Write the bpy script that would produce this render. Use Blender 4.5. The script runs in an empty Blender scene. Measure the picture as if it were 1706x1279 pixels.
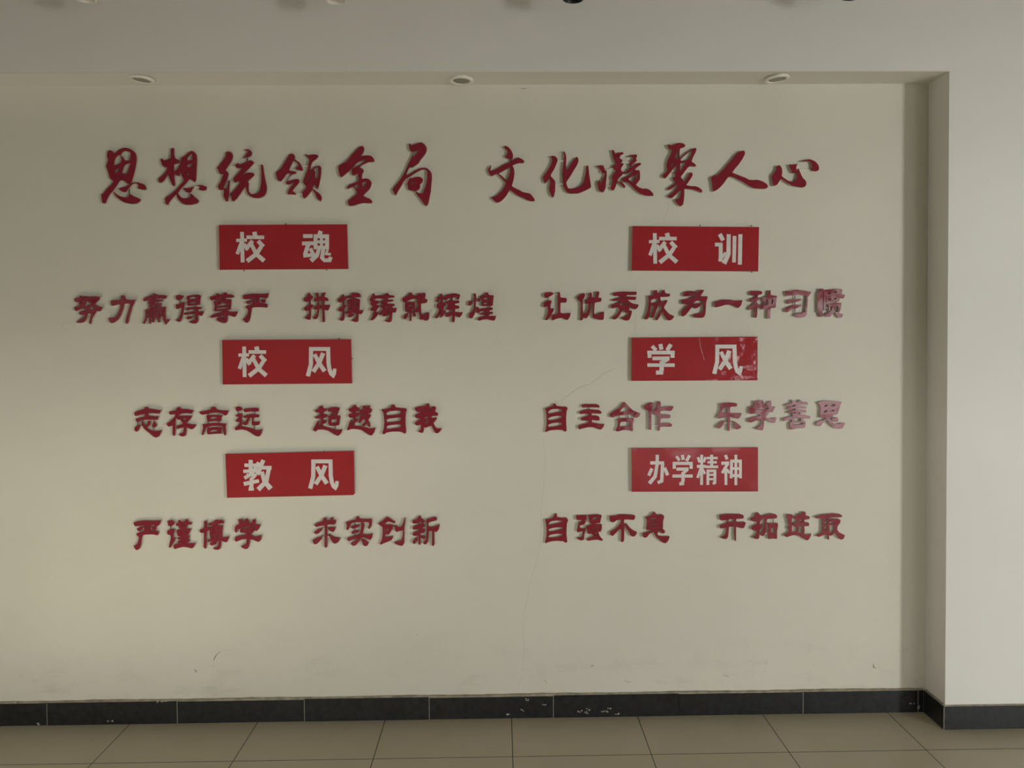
import bpy, bmesh, math, random
import numpy as np
from mathutils import Matrix, Vector
from mathutils.geometry import delaunay_2d_cdt
random.seed(7)
sc = bpy.context.scene
COL = sc.collection

# ------------------------------------------------------------------ camera
cam_data = bpy.data.cameras.new('camera')
cam_data.sensor_width = 36.0
cam_data.lens = 25.8670
cam_data.shift_y = -0.025603
cam_data.clip_start = 0.05
cam = bpy.data.objects.new('camera', cam_data)
COL.objects.link(cam)
cam.matrix_world = Matrix.Translation([-0.01763, -3.46829, 1.79686]) @ Matrix([[0.999854, 0.007873, -0.015138], [-0.015323, 0.024044, -0.999593], [-0.007506, 0.99968, 0.024162]]).to_4x4()
sc.camera = cam

# ------------------------------------------------------------------ world, daylight, exposure
world = bpy.data.worlds.new('world')
sc.world = world
world.use_nodes = True
world.node_tree.nodes['Background'].inputs['Color'].default_value = (0.75, 0.8, 0.85, 1)
world.node_tree.nodes['Background'].inputs['Strength'].default_value = 0.3

def area(name, loc, rot, sx, sy, power, color):
    d = bpy.data.lights.new(name, 'AREA')
    d.shape = 'RECTANGLE'
    d.size, d.size_y = sx, sy
    d.energy = power
    d.color = color
    o = bpy.data.objects.new(name, d)
    COL.objects.link(o)
    o.location = loc
    o.rotation_euler = rot
    return o

R90 = math.pi / 2
# tall glass door far off to the right in the wall opposite: the main daylight
area('daylight_door', (7.8, -7.93, 1.25), (R90, 0, 0), 1.0, 2.3, 355, (0.98, 1.0, 0.99))
# shaded glazing beside it, much dimmer
area('daylight_shaded_window', (5.0, -7.93, 1.25), (R90, 0, 0), 1.9, 2.1, 50, (1.0, 1.0, 0.98))
# low window further along the wall opposite
area('daylight_low_window', (2.85, -7.93, 0.43), (R90, 0, 0), 1.8, 0.55, 8, (1.0, 0.98, 0.95))
# added frontal fill: an invented clerestory high in the wall opposite, left half
area('fill_clerestory', (-2.6, -7.93, 3.05), (R90, 0, 0), 3.6, 0.55, 82, (1.0, 0.98, 0.93))
# low sun through the side window: a patch of sunlight on the floor before the wall, outside the view
sd = bpy.data.lights.new('sun', 'SUN')
sd.energy = 21
sd.angle = 0.01
sd.color = (0.95, 0.97, 1.0)
sun = bpy.data.objects.new('sun', sd)
COL.objects.link(sun)
sun.rotation_euler = (0, -math.atan2(2.65, 1.6), 0)

vs = sc.view_settings
vs.view_transform = 'Standard'
vs.look = 'None'
vs.gamma = 1.0
vs.use_curve_mapping = False
vs.exposure = 0.26

# ------------------------------------------------------------------ materials
def new_mat(name):
    m = bpy.data.materials.new(name)
    m.use_nodes = True
    nt = m.node_tree
    b = nt.nodes['Principled BSDF']
    return m, nt, b

def N(nt, kind, **kw):
    n = nt.nodes.new(kind)
    for k, v in kw.items():
        setattr(n, k, v)
    return n

def noise(nt, scale, detail=3.0, rough=0.55, vec=None):
    n = N(nt, 'ShaderNodeTexNoise')
    n.inputs['Scale'].default_value = scale
    n.inputs['Detail'].default_value = detail
    n.inputs['Roughness'].default_value = rough
    if vec is None:
        g = N(nt, 'ShaderNodeNewGeometry')
        vec = g.outputs['Position']
    nt.links.new(vec, n.inputs['Vector'])
    return n

def ramp(nt, fac, stops):
    r = N(nt, 'ShaderNodeValToRGB')
    el = r.color_ramp.elements
    while len(el) < len(stops):
        el.new(0.5)
    for e, (p, c) in zip(el, stops):
        e.position = p
        e.color = (*c, 1)
    nt.links.new(fac, r.inputs['Fac'])
    return r

def bump(nt, b, height, strength, dist):
    bp = N(nt, 'ShaderNodeBump')
    bp.inputs['Strength'].default_value = strength
    bp.inputs['Distance'].default_value = dist
    nt.links.new(height, bp.inputs['Height'])
    nt.links.new(bp.outputs['Normal'], b.inputs['Normal'])

def paint(name, c1, c2, rough=0.75, grubby=False):
    m, nt, b = new_mat(name)
    n = noise(nt, 1.3, 4, 0.6)
    r = ramp(nt, n.outputs['Fac'], [(0.35, c1), (0.7, c2)])
    col = r.outputs['Color']
    if grubby:
        # kicked and mopped plaster: smears of dirt low down on the wall
        g = N(nt, 'ShaderNodeNewGeometry')
        mp = N(nt, 'ShaderNodeMapping')
        mp.inputs['Scale'].default_value = (4.0, 1.0, 11.0)
        nt.links.new(g.outputs['Position'], mp.inputs['Vector'])
        d = noise(nt, 1.0, 5, 0.65, mp.outputs['Vector'])
        dr = ramp(nt, d.outputs['Fac'], [(0.52, (0, 0, 0)), (0.72, (1, 1, 1))])
        sep = N(nt, 'ShaderNodeSeparateXYZ')
        nt.links.new(g.outputs['Position'], sep.inputs['Vector'])
        mr = N(nt, 'ShaderNodeMapRange')
        mr.inputs['From Min'].default_value = 0.14
        mr.inputs['From Max'].default_value = 0.42
        mr.inputs['To Min'].default_value = 0.32
        mr.inputs['To Max'].default_value = 0.05
        nt.links.new(sep.outputs['Z'], mr.inputs['Value'])
        mu = N(nt, 'ShaderNodeMath', operation='MULTIPLY')
        nt.links.new(dr.outputs['Color'], mu.inputs[0])
        nt.links.new(mr.outputs['Result'], mu.inputs[1])
        mx = N(nt, 'ShaderNodeMix', data_type='RGBA')
        nt.links.new(mu.outputs[0], mx.inputs['Factor'])
        nt.links.new(col, mx.inputs['A'])
        mx.inputs['B'].default_value = (c1[0] * .62, c1[1] * .60, c1[2] * .56, 1)
        col = mx.outputs['Result']
    nt.links.new(col, b.inputs['Base Color'])
    b.inputs['Roughness'].default_value = rough
    n2 = noise(nt, 60, 3)
    bump(nt, b, n2.outputs['Fac'], 0.12, 0.002)
    return m

def plain(name, c, rough=0.5, metallic=0.0, var=0.06, scale=25):
    m, nt, b = new_mat(name)
    n = noise(nt, scale, 3)
    lo = tuple(max(0, x * (1 - var)) for x in c)
    hi = tuple(min(1, x * (1 + var)) for x in c)
    r = ramp(nt, n.outputs['Fac'], [(0.3, lo), (0.7, hi)])
    nt.links.new(r.outputs['Color'], b.inputs['Base Color'])
    b.inputs['Roughness'].default_value = rough
    b.inputs['Metallic'].default_value = metallic
    return m

def film(name, c, rough, bscale, bstr, coat=0.0, wrinkle=None):
    m, nt, b = new_mat(name)
    n = noise(nt, 6, 2)
    r = ramp(nt, n.outputs['Fac'], [(0.3, tuple(x * 0.95 for x in c)), (0.7, tuple(min(1, x * 1.05) for x in c))])
    nt.links.new(r.outputs['Color'], b.inputs['Base Color'])
    b.inputs['Roughness'].default_value = rough
    b.inputs['IOR'].default_value = 1.5
    n2 = noise(nt, bscale, 2)
    h = n2.outputs['Fac']
    if wrinkle:
        # loose film: creases that grow towards one end of the panel
        x0, x1, s, amt = wrinkle
        g = N(nt, 'ShaderNodeTexCoord')
        sep = N(nt, 'ShaderNodeSeparateXYZ')
        nt.links.new(g.outputs['Object'], sep.inputs['Vector'])
        mr = N(nt, 'ShaderNodeMapRange')
        mr.inputs['From Min'].default_value = x0
        mr.inputs['From Max'].default_value = x1
        mr.inputs['To Min'].default_value = 0.0
        mr.inputs['To Max'].default_value = amt
        nt.links.new(sep.outputs['X'], mr.inputs['Value'])
        n3 = noise(nt, s, 2, 0.5, g.outputs['Object'])
        mu = N(nt, 'ShaderNodeMath', operation='MULTIPLY')
        nt.links.new(mr.outputs['Result'], mu.inputs[0])
        nt.links.new(n3.outputs['Fac'], mu.inputs[1])
        ad = N(nt, 'ShaderNodeMath', operation='ADD')
        nt.links.new(mu.outputs['Value'], ad.inputs[0])
        nt.links.new(h, ad.inputs[1])
        h = ad.outputs['Value']
    bump(nt, b, h, 1.0, bstr)
    return m

M = {}
M['alcove'] = paint('cream_wall_paint', (0.70, 0.674, 0.572), (0.735, 0.709, 0.607), grubby=True)
M['white'] = paint('white_wall_paint', (0.785, 0.775, 0.715), (0.815, 0.805, 0.745))
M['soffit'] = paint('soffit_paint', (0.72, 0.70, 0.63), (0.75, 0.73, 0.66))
M['red_letter'] = film('dark_red_acrylic', (0.255, 0.020, 0.036), 0.14, 10, 0.0035)
M['red_panel'] = film('red_sign_film', (0.395, 0.026, 0.034), 0.10, 5, 0.0028)
M['red_wrinkled'] = film('red_sign_film_creased', (0.395, 0.026, 0.034), 0.09, 5, 0.0028, wrinkle=(-0.12, 0.30, 11, 3.2))
M['foam'] = plain('white_foam_board_edge', (0.48, 0.44, 0.37), 0.8)
M['white_film'] = plain('white_film_lettering', (0.74, 0.70, 0.66), 0.35)
M['crease_glint'] = plain('painted_crease_glint', (0.62, 0.36, 0.36), 0.3)  # window reflection along one fold, painted as a pale colour
M['rod'] = plain('clear_plastic_rod', (0.78, 0.78, 0.72), 0.25)
M['rod_shaded'] = plain('painted_shade_rod', (0.13, 0.115, 0.09), 0.3)  # same plastic, with the shade on upright rods painted into the colour
M['granite'] = plain('black_skirting_tile', (0.016, 0.017, 0.018), 0.32, var=0.4, scale=40)
M['mortar'] = plain('dusty_mortar', (0.34, 0.30, 0.22), 0.9, var=0.3, scale=30)
M['grout_light'] = plain('pale_grout', (0.40, 0.38, 0.33), 0.9)
M['metal_white'] = plain('white_enamel', (0.82, 0.80, 0.72), 0.45)
M['metal_black'] = plain('black_enamel', (0.012, 0.012, 0.014), 0.4)
M['lens'] = plain('dull_glass_lens', (0.24, 0.23, 0.18), 0.3)
M['nail'] = plain('rusty_nail', (0.07, 0.05, 0.035), 0.6, metallic=0.3)
M['chip'] = plain('plaster_splash', (0.55, 0.53, 0.45), 0.9)
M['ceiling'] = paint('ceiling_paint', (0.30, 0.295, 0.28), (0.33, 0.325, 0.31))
M['room'] = paint('room_wall_paint', (0.56, 0.555, 0.53), (0.60, 0.595, 0.57))
M['frame'] = plain('dark_aluminium', (0.05, 0.05, 0.05), 0.4, metallic=0.6)
M['mark0'] = plain('faint_crack', (0.625, 0.60, 0.505), 0.9)
M['mark1'] = plain('grey_crack', (0.53, 0.505, 0.41), 0.9)
M['mark2'] = plain('filled_crack', (0.74, 0.69, 0.60), 0.9)
M['mark3'] = plain('dark_scuff', (0.20, 0.18, 0.14), 0.9)

def floor_mat(gx, gy, pitch=0.6, grout=0.0022):
    m, nt, b = new_mat('beige_floor_tile')
    g = N(nt, 'ShaderNodeNewGeometry')
    sep = N(nt, 'ShaderNodeSeparateXYZ')
    nt.links.new(g.outputs['Position'], sep.inputs['Vector'])
    def line(out, off):
        a = N(nt, 'ShaderNodeMath', operation='ADD')
        a.inputs[1].default_value = -off + 40 * pitch + pitch / 2
        nt.links.new(out, a.inputs[0])
        md = N(nt, 'ShaderNodeMath', operation='MODULO')
        md.inputs[1].default_value = pitch
        nt.links.new(a.outputs[0], md.inputs[0])
        s = N(nt, 'ShaderNodeMath', operation='SUBTRACT')
        s.inputs[1].default_value = pitch / 2
        nt.links.new(md.outputs[0], s.inputs[0])
        ab = N(nt, 'ShaderNodeMath', operation='ABSOLUTE')
        nt.links.new(s.outputs[0], ab.inputs[0])
        lt = N(nt, 'ShaderNodeMath', operation='LESS_THAN')
        lt.inputs[1].default_value = grout
        nt.links.new(ab.outputs[0], lt.inputs[0])
        return lt.outputs[0]
    mx = N(nt, 'ShaderNodeMath', operation='MAXIMUM')
    nt.links.new(line(sep.outputs['X'], gx), mx.inputs[0])
    nt.links.new(line(sep.outputs['Y'], -gy), mx.inputs[1])
    n = noise(nt, 2.2, 5, 0.6)
    r = ramp(nt, n.outputs['Fac'], [(0.3, (0.47, 0.41, 0.29)), (0.7, (0.53, 0.465, 0.34))])
    mix = N(nt, 'ShaderNodeMix', data_type='RGBA')
    nt.links.new(mx.outputs[0], mix.inputs['Factor'])
    nt.links.new(r.outputs['Color'], mix.inputs['A'])
    mix.inputs['B'].default_value = (0.06, 0.05, 0.035, 1)
    nt.links.new(mix.outputs['Result'], b.inputs['Base Color'])
    n2 = noise(nt, 14, 4)
    rr = N(nt, 'ShaderNodeMapRange')
    rr.inputs['To Min'].default_value = 0.30
    rr.inputs['To Max'].default_value = 0.48
    nt.links.new(n2.outputs['Fac'], rr.inputs['Value'])
    nt.links.new(rr.outputs['Result'], b.inputs['Roughness'])
    return m
M['floor'] = floor_mat(0.0198, 0.3362)

# ------------------------------------------------------------------ mesh helpers
def obj(name, bm, mat, parent=None, loc=None, smooth=False):
    me = bpy.data.meshes.new(name)
    bmesh.ops.recalc_face_normals(bm, faces=bm.faces)
    bm.to_mesh(me)
    bm.free()
    for mm in (mat if isinstance(mat, (list, tuple)) else [mat]):
        me.materials.append(mm)
    if smooth:
        for p in me.polygons:
            p.use_smooth = True
    o = bpy.data.objects.new(name, me)
    COL.objects.link(o)
    if parent:
        o.parent = parent
    if loc:
        o.location = loc
    return o

def tag(o, label=None, cat=None, group=None, kind=None):
    if label: o['label'] = label
    if cat: o['category'] = cat
    if group: o['group'] = group
    if kind: o['kind'] = kind
    return o

def empty(name, loc):
    o = bpy.data.objects.new(name, None)
    o.empty_display_size = 0.05
    COL.objects.link(o)
    o.location = loc
    return o

def add_box(bm, x0, x1, y0, y1, z0, z1):
    v = [bm.verts.new(p) for p in ((x0, y0, z0), (x1, y0, z0), (x1, y1, z0), (x0, y1, z0),
                                   (x0, y0, z1), (x1, y0, z1), (x1, y1, z1), (x0, y1, z1))]
    for f in ((0, 3, 2, 1), (4, 5, 6, 7), (0, 1, 5, 4), (1, 2, 6, 5), (2, 3, 7, 6), (3, 0, 4, 7)):
        bm.faces.new([v[i] for i in f])

def add_lathe(bm, prof, seg=48, mtx=Matrix.Identity(4), closed=False):
    rings = []
    for r, z in prof:
        if r < 1e-6:
            rings.append([bm.verts.new(mtx @ Vector((0, 0, z)))])
        else:
            rings.append([bm.verts.new(mtx @ Vector((r * math.cos(a), r * math.sin(a), z)))
                          for a in (2 * math.pi * i / seg for i in range(seg))])
    pairs = list(zip(rings, rings[1:]))
    if closed:
        pairs.append((rings[-1], rings[0]))
    for a, b in pairs:
        for i in range(seg):
            j = (i + 1) % seg
            if len(a) == 1 and len(b) == 1:
                continue
            if len(a) == 1:
                bm.faces.new((a[0], b[j], b[i]))
            elif len(b) == 1:
                bm.faces.new((a[i], a[j], b[0]))
            else:
                bm.faces.new((a[i], a[j], b[j], b[i]))

def add_rod(bm, p, q, r, seg=10):
    p, q = Vector(p), Vector(q)
    d = q - p
    mtx = Matrix.Translation(p) @ d.to_track_quat('Z', 'Y').to_matrix().to_4x4()
    add_lathe(bm, [(0, 0), (r, 0), (r, d.length), (0, d.length)], seg, mtx)

# ------------------------------------------------------------------ outlines -> solid lettering
def rounded(pts, n=3, t=0.36):
    """closed cardinal spline through the outline points; sharp tips stay sharp"""
    P = np.array(pts, float)
    k = len(P)
    out = []
    for i in range(k):
        p0, p1, p2, p3 = P[i - 1], P[i], P[(i + 1) % k], P[(i + 2) % k]
        L = np.linalg.norm(p2 - p1)
        def tang(a, b, c):
            v = c - a
            la, lc = np.linalg.norm(b - a), np.linalg.norm(c - b)
            m = min(la, lc, L)
            nv = np.linalg.norm(v)
            if nv < 1e-9:
                return v * 0
            cosang = np.dot(b - a, c - b) / max(la * lc, 1e-9)
            w = max(0.0, min(1.0, (cosang + 0.35) / 0.9))
            return v / nv * m * 2 * t * w
        m1, m2 = tang(p0, p1, p2), tang(p1, p2, p3)
        for s in range(n):
            u = s / n
            h00, h10 = 2 * u**3 - 3 * u**2 + 1, u**3 - 2 * u**2 + u
            h01, h11 = -2 * u**3 + 3 * u**2, u**3 - u**2
            out.append(h00 * p1 + h10 * m1 + h01 * p2 + h11 * m2)
    return out

def stroke_poly(s):
    """brush stroke: centre line with a width at each point -> closed outline with butt ends"""
    A = np.array(s, float)
    c, w = A[:, :2], A[:, 2] / 2
    L, Rr = [], []
    n = len(c)
    for i in range(n):
        d0 = c[i] - c[i - 1] if i > 0 else c[1] - c[0]
        d1 = c[i + 1] - c[i] if i < n - 1 else c[-1] - c[-2]
        d0, d1 = d0 / np.linalg.norm(d0), d1 / np.linalg.norm(d1)
        t = d0 + d1
        t = t / max(np.linalg.norm(t), 1e-6)
        nrm = np.array((-t[1], t[0]))
        k = 1 / max(0.6, abs(np.dot(nrm, (-d0[1], d0[0]))))
        L.append(c[i] + nrm * w[i] * k)
        Rr.append(c[i] - nrm * w[i] * k)
    return L + Rr[::-1]

def inside(pts, poly):
    x, y = pts[:, 0], pts[:, 1]
    res = np.zeros(len(pts), bool)
    q = poly[-1]
    for p in poly:
        cond = (p[1] > y) != (q[1] > y)
        if cond.any():
            xs = (q[0] - p[0]) * (y - p[1]) / ((q[1] - p[1]) or 1e-12) + p[0]
            res ^= cond & (x < xs)
        q = p
    return res

def region(polys, holes):
    """triangulated union of polys minus holes -> (verts, triangles, boundary edges)"""
    verts, edges = [], []
    for pl in polys + holes:
        b = len(verts)
        verts += [Vector((float(p[0]), float(p[1]))) for p in pl]
        edges += [(b + i, b + (i + 1) % len(pl)) for i in range(len(pl))]
    vo, eo, fo, *_ = delaunay_2d_cdt(verts, edges, [], 0, 1e-6)
    V = np.array([tuple(v) for v in vo])
    F = np.array([f for f in fo if len(f) == 3])
    cen = V[F].mean(axis=1)
    keep = np.zeros(len(F), bool)
    for pl in polys:
        keep |= inside(cen, np.array(pl))
    for pl in holes:
        keep &= ~inside(cen, np.array(pl))
    area2 = np.abs(np.cross(V[F[:, 1]] - V[F[:, 0]], V[F[:, 2]] - V[F[:, 0]]))
    keep &= area2 > 1e-10
    F = F[keep]
    cnt = {}
    for f in F:
        for a, b in ((f[0], f[1]), (f[1], f[2]), (f[2], f[0])):
            cnt.setdefault((min(a, b), max(a, b)), []).append((a, b))
    border = [v[0] for v in cnt.values() if len(v) == 1]
    return V, F, border

def add_slab(bm, reg, y_front, y_back, back=True):
    V, F, border = reg
    fr, bk = {}, {}
    def vf(i):
        if i not in fr: fr[i] = bm.verts.new((V[i][0], y_front, V[i][1]))
        return fr[i]
    def vb(i):
        if i not in bk: bk[i] = bm.verts.new((V[i][0], y_back, V[i][1]))
        return bk[i]
    for f in F:
        bm.faces.new([vf(i) for i in f])
        if back:
            bm.faces.new([vb(i) for i in reversed(f)])
    for a, b in border:
        bm.faces.new((vf(b), vf(a), vb(a), vb(b)))

U = 0.0005
def unflat(a, k=2):
    return [tuple(a[i + j] * U for j in range(k)) for i in range(0, len(a), k)]

# ------------------------------------------------------------------ the room
HS, DR, RJ = 2.9892, 0.1608, 2.0088       # soffit height, alcove depth, right jamb
LJ = -2.75                            # left jamb, just outside the view
XL, XR, YB, ZC = -5.0, 9.5, -8.0, 3.46

def struct(name, boxes, mat, parent=None):
    bm = bmesh.new()
    for b in boxes:
        add_box(bm, *b)
    return tag(obj(name, bm, mat, parent), kind='structure')

struct('floor', [(XL - .2, XR + .2, YB - .2, 0.2, -0.12, 0.0)], M['floor'])
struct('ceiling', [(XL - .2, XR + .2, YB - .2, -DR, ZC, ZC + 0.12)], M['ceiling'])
wall_back = struct('wall_back', [(LJ - .1, RJ + .1, 0.0, 0.2, 0.0, HS + .15)], M['alcove'])
# the front face of the wall: header over the alcove, broad pier on either side
bm = bmesh.new()
add_box(bm, XL - .2, XR + .2, -DR, 0.2, HS + .004, ZC)
obj_header = tag(obj('wall_header', bm, M['white']), kind='structure')
struct('wall_pier_east', [(RJ, XR + .2, -DR, -0.0005, 0, HS + .004)], M['white'])
struct('wall_pier_west', [(XL - .2, LJ, -DR, -0.0005, 0, HS + .004)], M['white'])
struct('trim_soffit', [(LJ, RJ, -DR + .0005, -0.0005, HS, HS + .004)], M['soffit'])
Wl = (XL - .2, XL)
struct('wall_left', [(*Wl, YB, -2.4, 0, ZC),
                     (*Wl, -2.4, -.66, 0, 1.3), (*Wl, -2.4, -.66, 2.5, ZC), (*Wl, -.66, -DR, 0, ZC)], M['room'])
struct('wall_right', [(XR, XR + .2, YB, -DR, 0, ZC)], M['room'])
Wf = (YB - .2, YB)
struct('wall_front', [(XL, -4.5, *Wf, 0, ZC), (-4.5, -.7, *Wf, 0, 2.72), (-4.5, -.7, *Wf, 3.38, ZC), (-.7, 1.9, *Wf, 0, ZC), (1.9, 3.8, *Wf, 0, .1), (1.9, 3.8, *Wf, .76, ZC), (3.8, 4.0, *Wf, 0, ZC), (4.0, 6.0, *Wf, 0, .15), (4.0, 6.0, *Wf, 2.35, ZC), (6.0, 7.25, *Wf, 0, ZC),
                      (7.25, 8.35, *Wf, 2.45, ZC), (8.35, XR, *Wf, 0, ZC)], M['room'])
struct('trim_light_blocker', [(XL, XR, -4.4, -4.1, 2.40, ZC)], M['ceiling'])  # unseen beam, added to keep door light off the upper wall
def glazing_y(name, x0, x1, z0, z1, mullions, bars):
    ya, yb = YB, YB + .12
    struct(name, [(x0, x0 + .06, ya, yb, z0, z1), (x1 - .06, x1, ya, yb, z0, z1), (x0, x1, ya, yb, z1 - .06, z1), (x0, x1, ya, yb, z0, z0 + .06)]
           + [(x - .025, x + .025, ya, yb, z0, z1) for x in mullions] + [(x0, x1, ya, yb, z - .025, z + .025) for z in bars], M['frame'])
def glazing_x(name, y0, y1, z0, z1, mullions):
    xa, xb = XL, XL + .12
    struct(name, [(xa, xb, y0, y0 + .06, z0, z1), (xa, xb, y1 - .06, y1, z0, z1), (xa, xb, y0, y1, z1 - .06, z1), (xa, xb, y0, y1, z0, z0 + .06)]
           + [(xa, xb, q - .025, q + .025, z0, z1) for q in mullions], M['frame'])
glazing_y('window_1', 7.25, 8.35, .03, 2.45, (), (2.0,))
glazing_y('window_2', 4.0, 6.0, .15, 2.35, (4.66, 5.33), (1.75,))
glazing_y('window_3', 1.9, 3.8, .1, .76, (2.85,), ())
glazing_y('window_added_fill', -4.5, -.7, 2.72, 3.38, (-3.55, -2.6, -1.65), ())  # frame around the added clerestory fill
glazing_x('window_4', -2.4, -.66, 1.3, 2.5, ())

# ---- black skirting tiles with pale joints and a dusty mortar ledge on top
SH, ST = 0.105, 0.014
def skirting(name, runs, joints):
    """runs: boxes of tile; joints: boxes of pale grout"""
    o = struct(name, runs, M['granite'])
    b = bmesh.new()
    for j in joints:
        add_box(b, *j)
    obj('grout_joint', b, M['grout_light'], o)
    return o
JO = [-2.1663, -1.5578, -0.9601, -0.3706, 0.2192, 0.8178, 1.4138, 1.968]
edges_x = [LJ] + JO + [RJ - ST]
runs, jts = [], []
for i, (a, b_) in enumerate(zip(edges_x, edges_x[1:])):
    dz = 0.0022 * math.sin(i * 2.7)
    runs.append((a + (.0014 if i else 0), b_ - .0014, -ST + .0006 * math.cos(i * 3.1), -.0003, 0, SH + dz))
    if i and abs(a - JO[5]) > .01:
        jts.append((a - .001, a + .001, -ST - .0004, -.0003, 0, SH - .002))
base_back = skirting('baseboard_back', runs, jts)
bm = bmesh.new()
NL = 140
hs = [SH + .0062 + .0012 * math.sin(i * .31) + .0008 * math.sin(i * 1.7) for i in range(NL + 1)]
ys = [-ST + .0012 + .0012 * abs(math.sin(i * .83)) for i in range(NL + 1)]
rows = []
for i in range(NL + 1):
    a = LJ + ST + (RJ - ST - LJ - ST) * i / NL
    rows.append([bm.verts.new(p) for p in ((a, ys[i], SH - .004), (a, ys[i], hs[i] - .002), (a, ys[i] + .004, hs[i]), (a, -.0003, hs[i] + .0012), (a, -.0003, SH - .004))])
for r0, r1 in zip(rows, rows[1:]):
    for k in range(5):
        bm.faces.new((r0[k], r0[(k + 1) % 5], r1[(k + 1) % 5], r1[k]))
bm.faces.new(rows[0]); bm.faces.new(rows[-1][::-1])
obj('mortar_ledge', bm, M['mortar'], base_back)
base_right = skirting('baseboard_right', [(RJ - ST, RJ - .0003, -DR + .0003, -ST, 0, SH), (RJ - ST, RJ - .0003, -DR - ST, -DR + .0003, 0, SH), (RJ - .0003, XR, -DR - ST, -DR - .0003, 0, SH)],
                      [(RJ - ST - .0006, RJ - ST + .0014, -DR - ST - .0006, -DR - ST + .0014, 0, SH)])
bm = bmesh.new()
add_box(bm, RJ - ST + .003, RJ - .0003, -DR, -ST, SH - .004, SH + .005)
add_box(bm, RJ - ST + .004, XR, -DR - ST + .005, -DR - .0003, SH - .004, SH + .0035)
obj('mortar_ledge', bm, M['mortar'], base_right)
skirting('baseboard_left', [(LJ + .0003, LJ + ST, -DR + .0003, -ST, 0, SH), (XL, LJ, -DR - ST, -DR - .0003, 0, SH)], [(LJ + ST - .001, LJ + ST + .0004, -DR - .001, -DR + .001, 0, SH)])
bm = bmesh.new()
for (x, z) in [[-1.6499, 0.1071], [-1.6331, 0.1054], [-1.6049, 0.1064], [-2.2099, 0.007], [0.002, 0.0172], [0.1764, 0.0622], [0.0995, 0.0893], [0.0706, 0.0378], [0.3419, 0.0308], [0.3849, 0.0359], [0.3733, 0.0216], [0.4592, 0.029], [0.4764, 0.0229], [0.4851, 0.0401], [0.5222, 0.0164], [1.9664, 0.0234], [1.9344, 0.0413], [-2.3108, 0.1142], [-1.8679, 0.016]]:
    for k in range(4):
        cx, cz = x + random.gauss(0, .006), max(.004, z + random.gauss(0, .003))
        n = 6
        ring = [(cx + random.uniform(.0012, .0045) * math.cos(2 * math.pi * i / n) * 1.5, cz + random.uniform(.0008, .003) * math.sin(2 * math.pi * i / n)) for i in range(n)]
        f = [bm.verts.new((p[0], -ST - .0012, p[1])) for p in ring]
        g = [bm.verts.new((p[0], -ST + .0004, p[1])) for p in ring]
        bm.faces.new(f)
        for i in range(n):
            bm.faces.new((f[i], f[(i + 1) % n], g[(i + 1) % n], g[i]))
obj('plaster_splash', bm, M['chip'], base_back)

# ---- cracks and scuffs of the plaster
MARKS = [["crack",0.00313,0,[[0.7893,2.4583],[0.7799,2.4359],[0.7721,2.4021],[0.7607,2.3684],[0.7493,2.3347]]],["crack",0.00385,2,[[0.6209,2.1071],[0.6234,2.0082],[0.6231,1.929],[0.6201,1.8554],[0.6171,1.8101]]],["crack",0.00289,1,[[0.5255,1.6604],[0.4799,1.6437],[0.4371,1.61],[0.3972,1.5848],[0.3517,1.5738],[0.3117,1.5429],[0.2832,1.5204],[0.266,1.4978]]],["crack",0.0024,1,[[0.2264,1.518],[0.2405,1.5037],[0.2517,1.4894]]],["crack",0.00265,0,[[0.1798,1.3364],[0.1877,1.2451],[0.1872,1.1738],[0.1752,1.074],[0.1661,0.9883],[0.1684,0.9023],[0.1592,0.8021],[0.1446,0.7592],[0.1271,0.6962],[0.1095,0.6275],[0.0917,0.5299],[0.0768,0.4437],[0.0815,0.2994],[0.0692,0.1781],[0.0431,0.138]]],["crack",0.00216,2,[[0.1597,1.3167],[0.1648,1.2168],[0.1555,1.1027],[0.1605,1.0026]]],["crack",0.00192,1,[[-2.0653,1.872],[-2.0567,1.8859],[-2.0425,1.8998]]],["scuff",0.00433,3,[[-1.3894,0.2886],[-1.3821,0.3057],[-1.3762,0.3171],[-1.3647,0.3284],[-1.3533,0.334]]],["scuff",0.00433,3,[[-1.479,0.2497],[-1.4735,0.2438],[-1.4708,0.2352]]],["scuff",0.00361,3,[[0.3991,0.237],[0.4077,0.2412],[0.4134,0.2426]]],["scuff",0.00385,1,[[1.237,0.2308],[1.2399,0.2453],[1.2486,0.2567]]],["scuff",0.00601,1,[[1.0291,0.1873],[1.0464,0.1812],[1.0666,0.1751]]],["scuff",0.00601,1,[[0.1722,0.1737],[0.1836,0.1649],[0.1893,0.159]]],["scuff",0.00601,1,[[0.5625,0.1709],[0.5768,0.1591],[0.5941,0.1617]]],["scuff",0.00481,1,[[1.4656,0.2333],[1.4771,0.2302]]],["scuff",0.00385,3,[[1.7526,0.235],[1.7613,0.2262],[1.7556,0.2146],[1.773,0.2085]]],["scuff",0.0024,1,[[1.7575,0.4471],[1.7662,0.4354]]],["scuff",0.00337,3,[[-0.4311,0.4074],[-0.4283,0.4001]]],["scuff",0.0024,3,[[0.0864,2.9712],[0.1145,2.9717]]]]
for nm, w, tone, pl in MARKS:
    P = [Vector((a, b)) for a, b in pl]
    fine = []
    for a, b in zip(P, P[1:]):
        k = max(1, int((b - a).length / .012))
        for i in range(k):
            q = a.lerp(b, i / k)
            fine.append((q.x + random.gauss(0, w * .35), q.y + random.gauss(0, w * .35), w * random.uniform(.55, 1.15)))
    fine.append((P[-1].x, P[-1].y, w * .3))
    fine[0] = (fine[0][0], fine[0][1], w * .3)
    bm = bmesh.new()
    add_slab(bm, region([stroke_poly(fine)], []), -.0008, .0003, back=False)
    obj('plaster_' + nm, bm, M['mark%d' % tone], wall_back)

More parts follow.
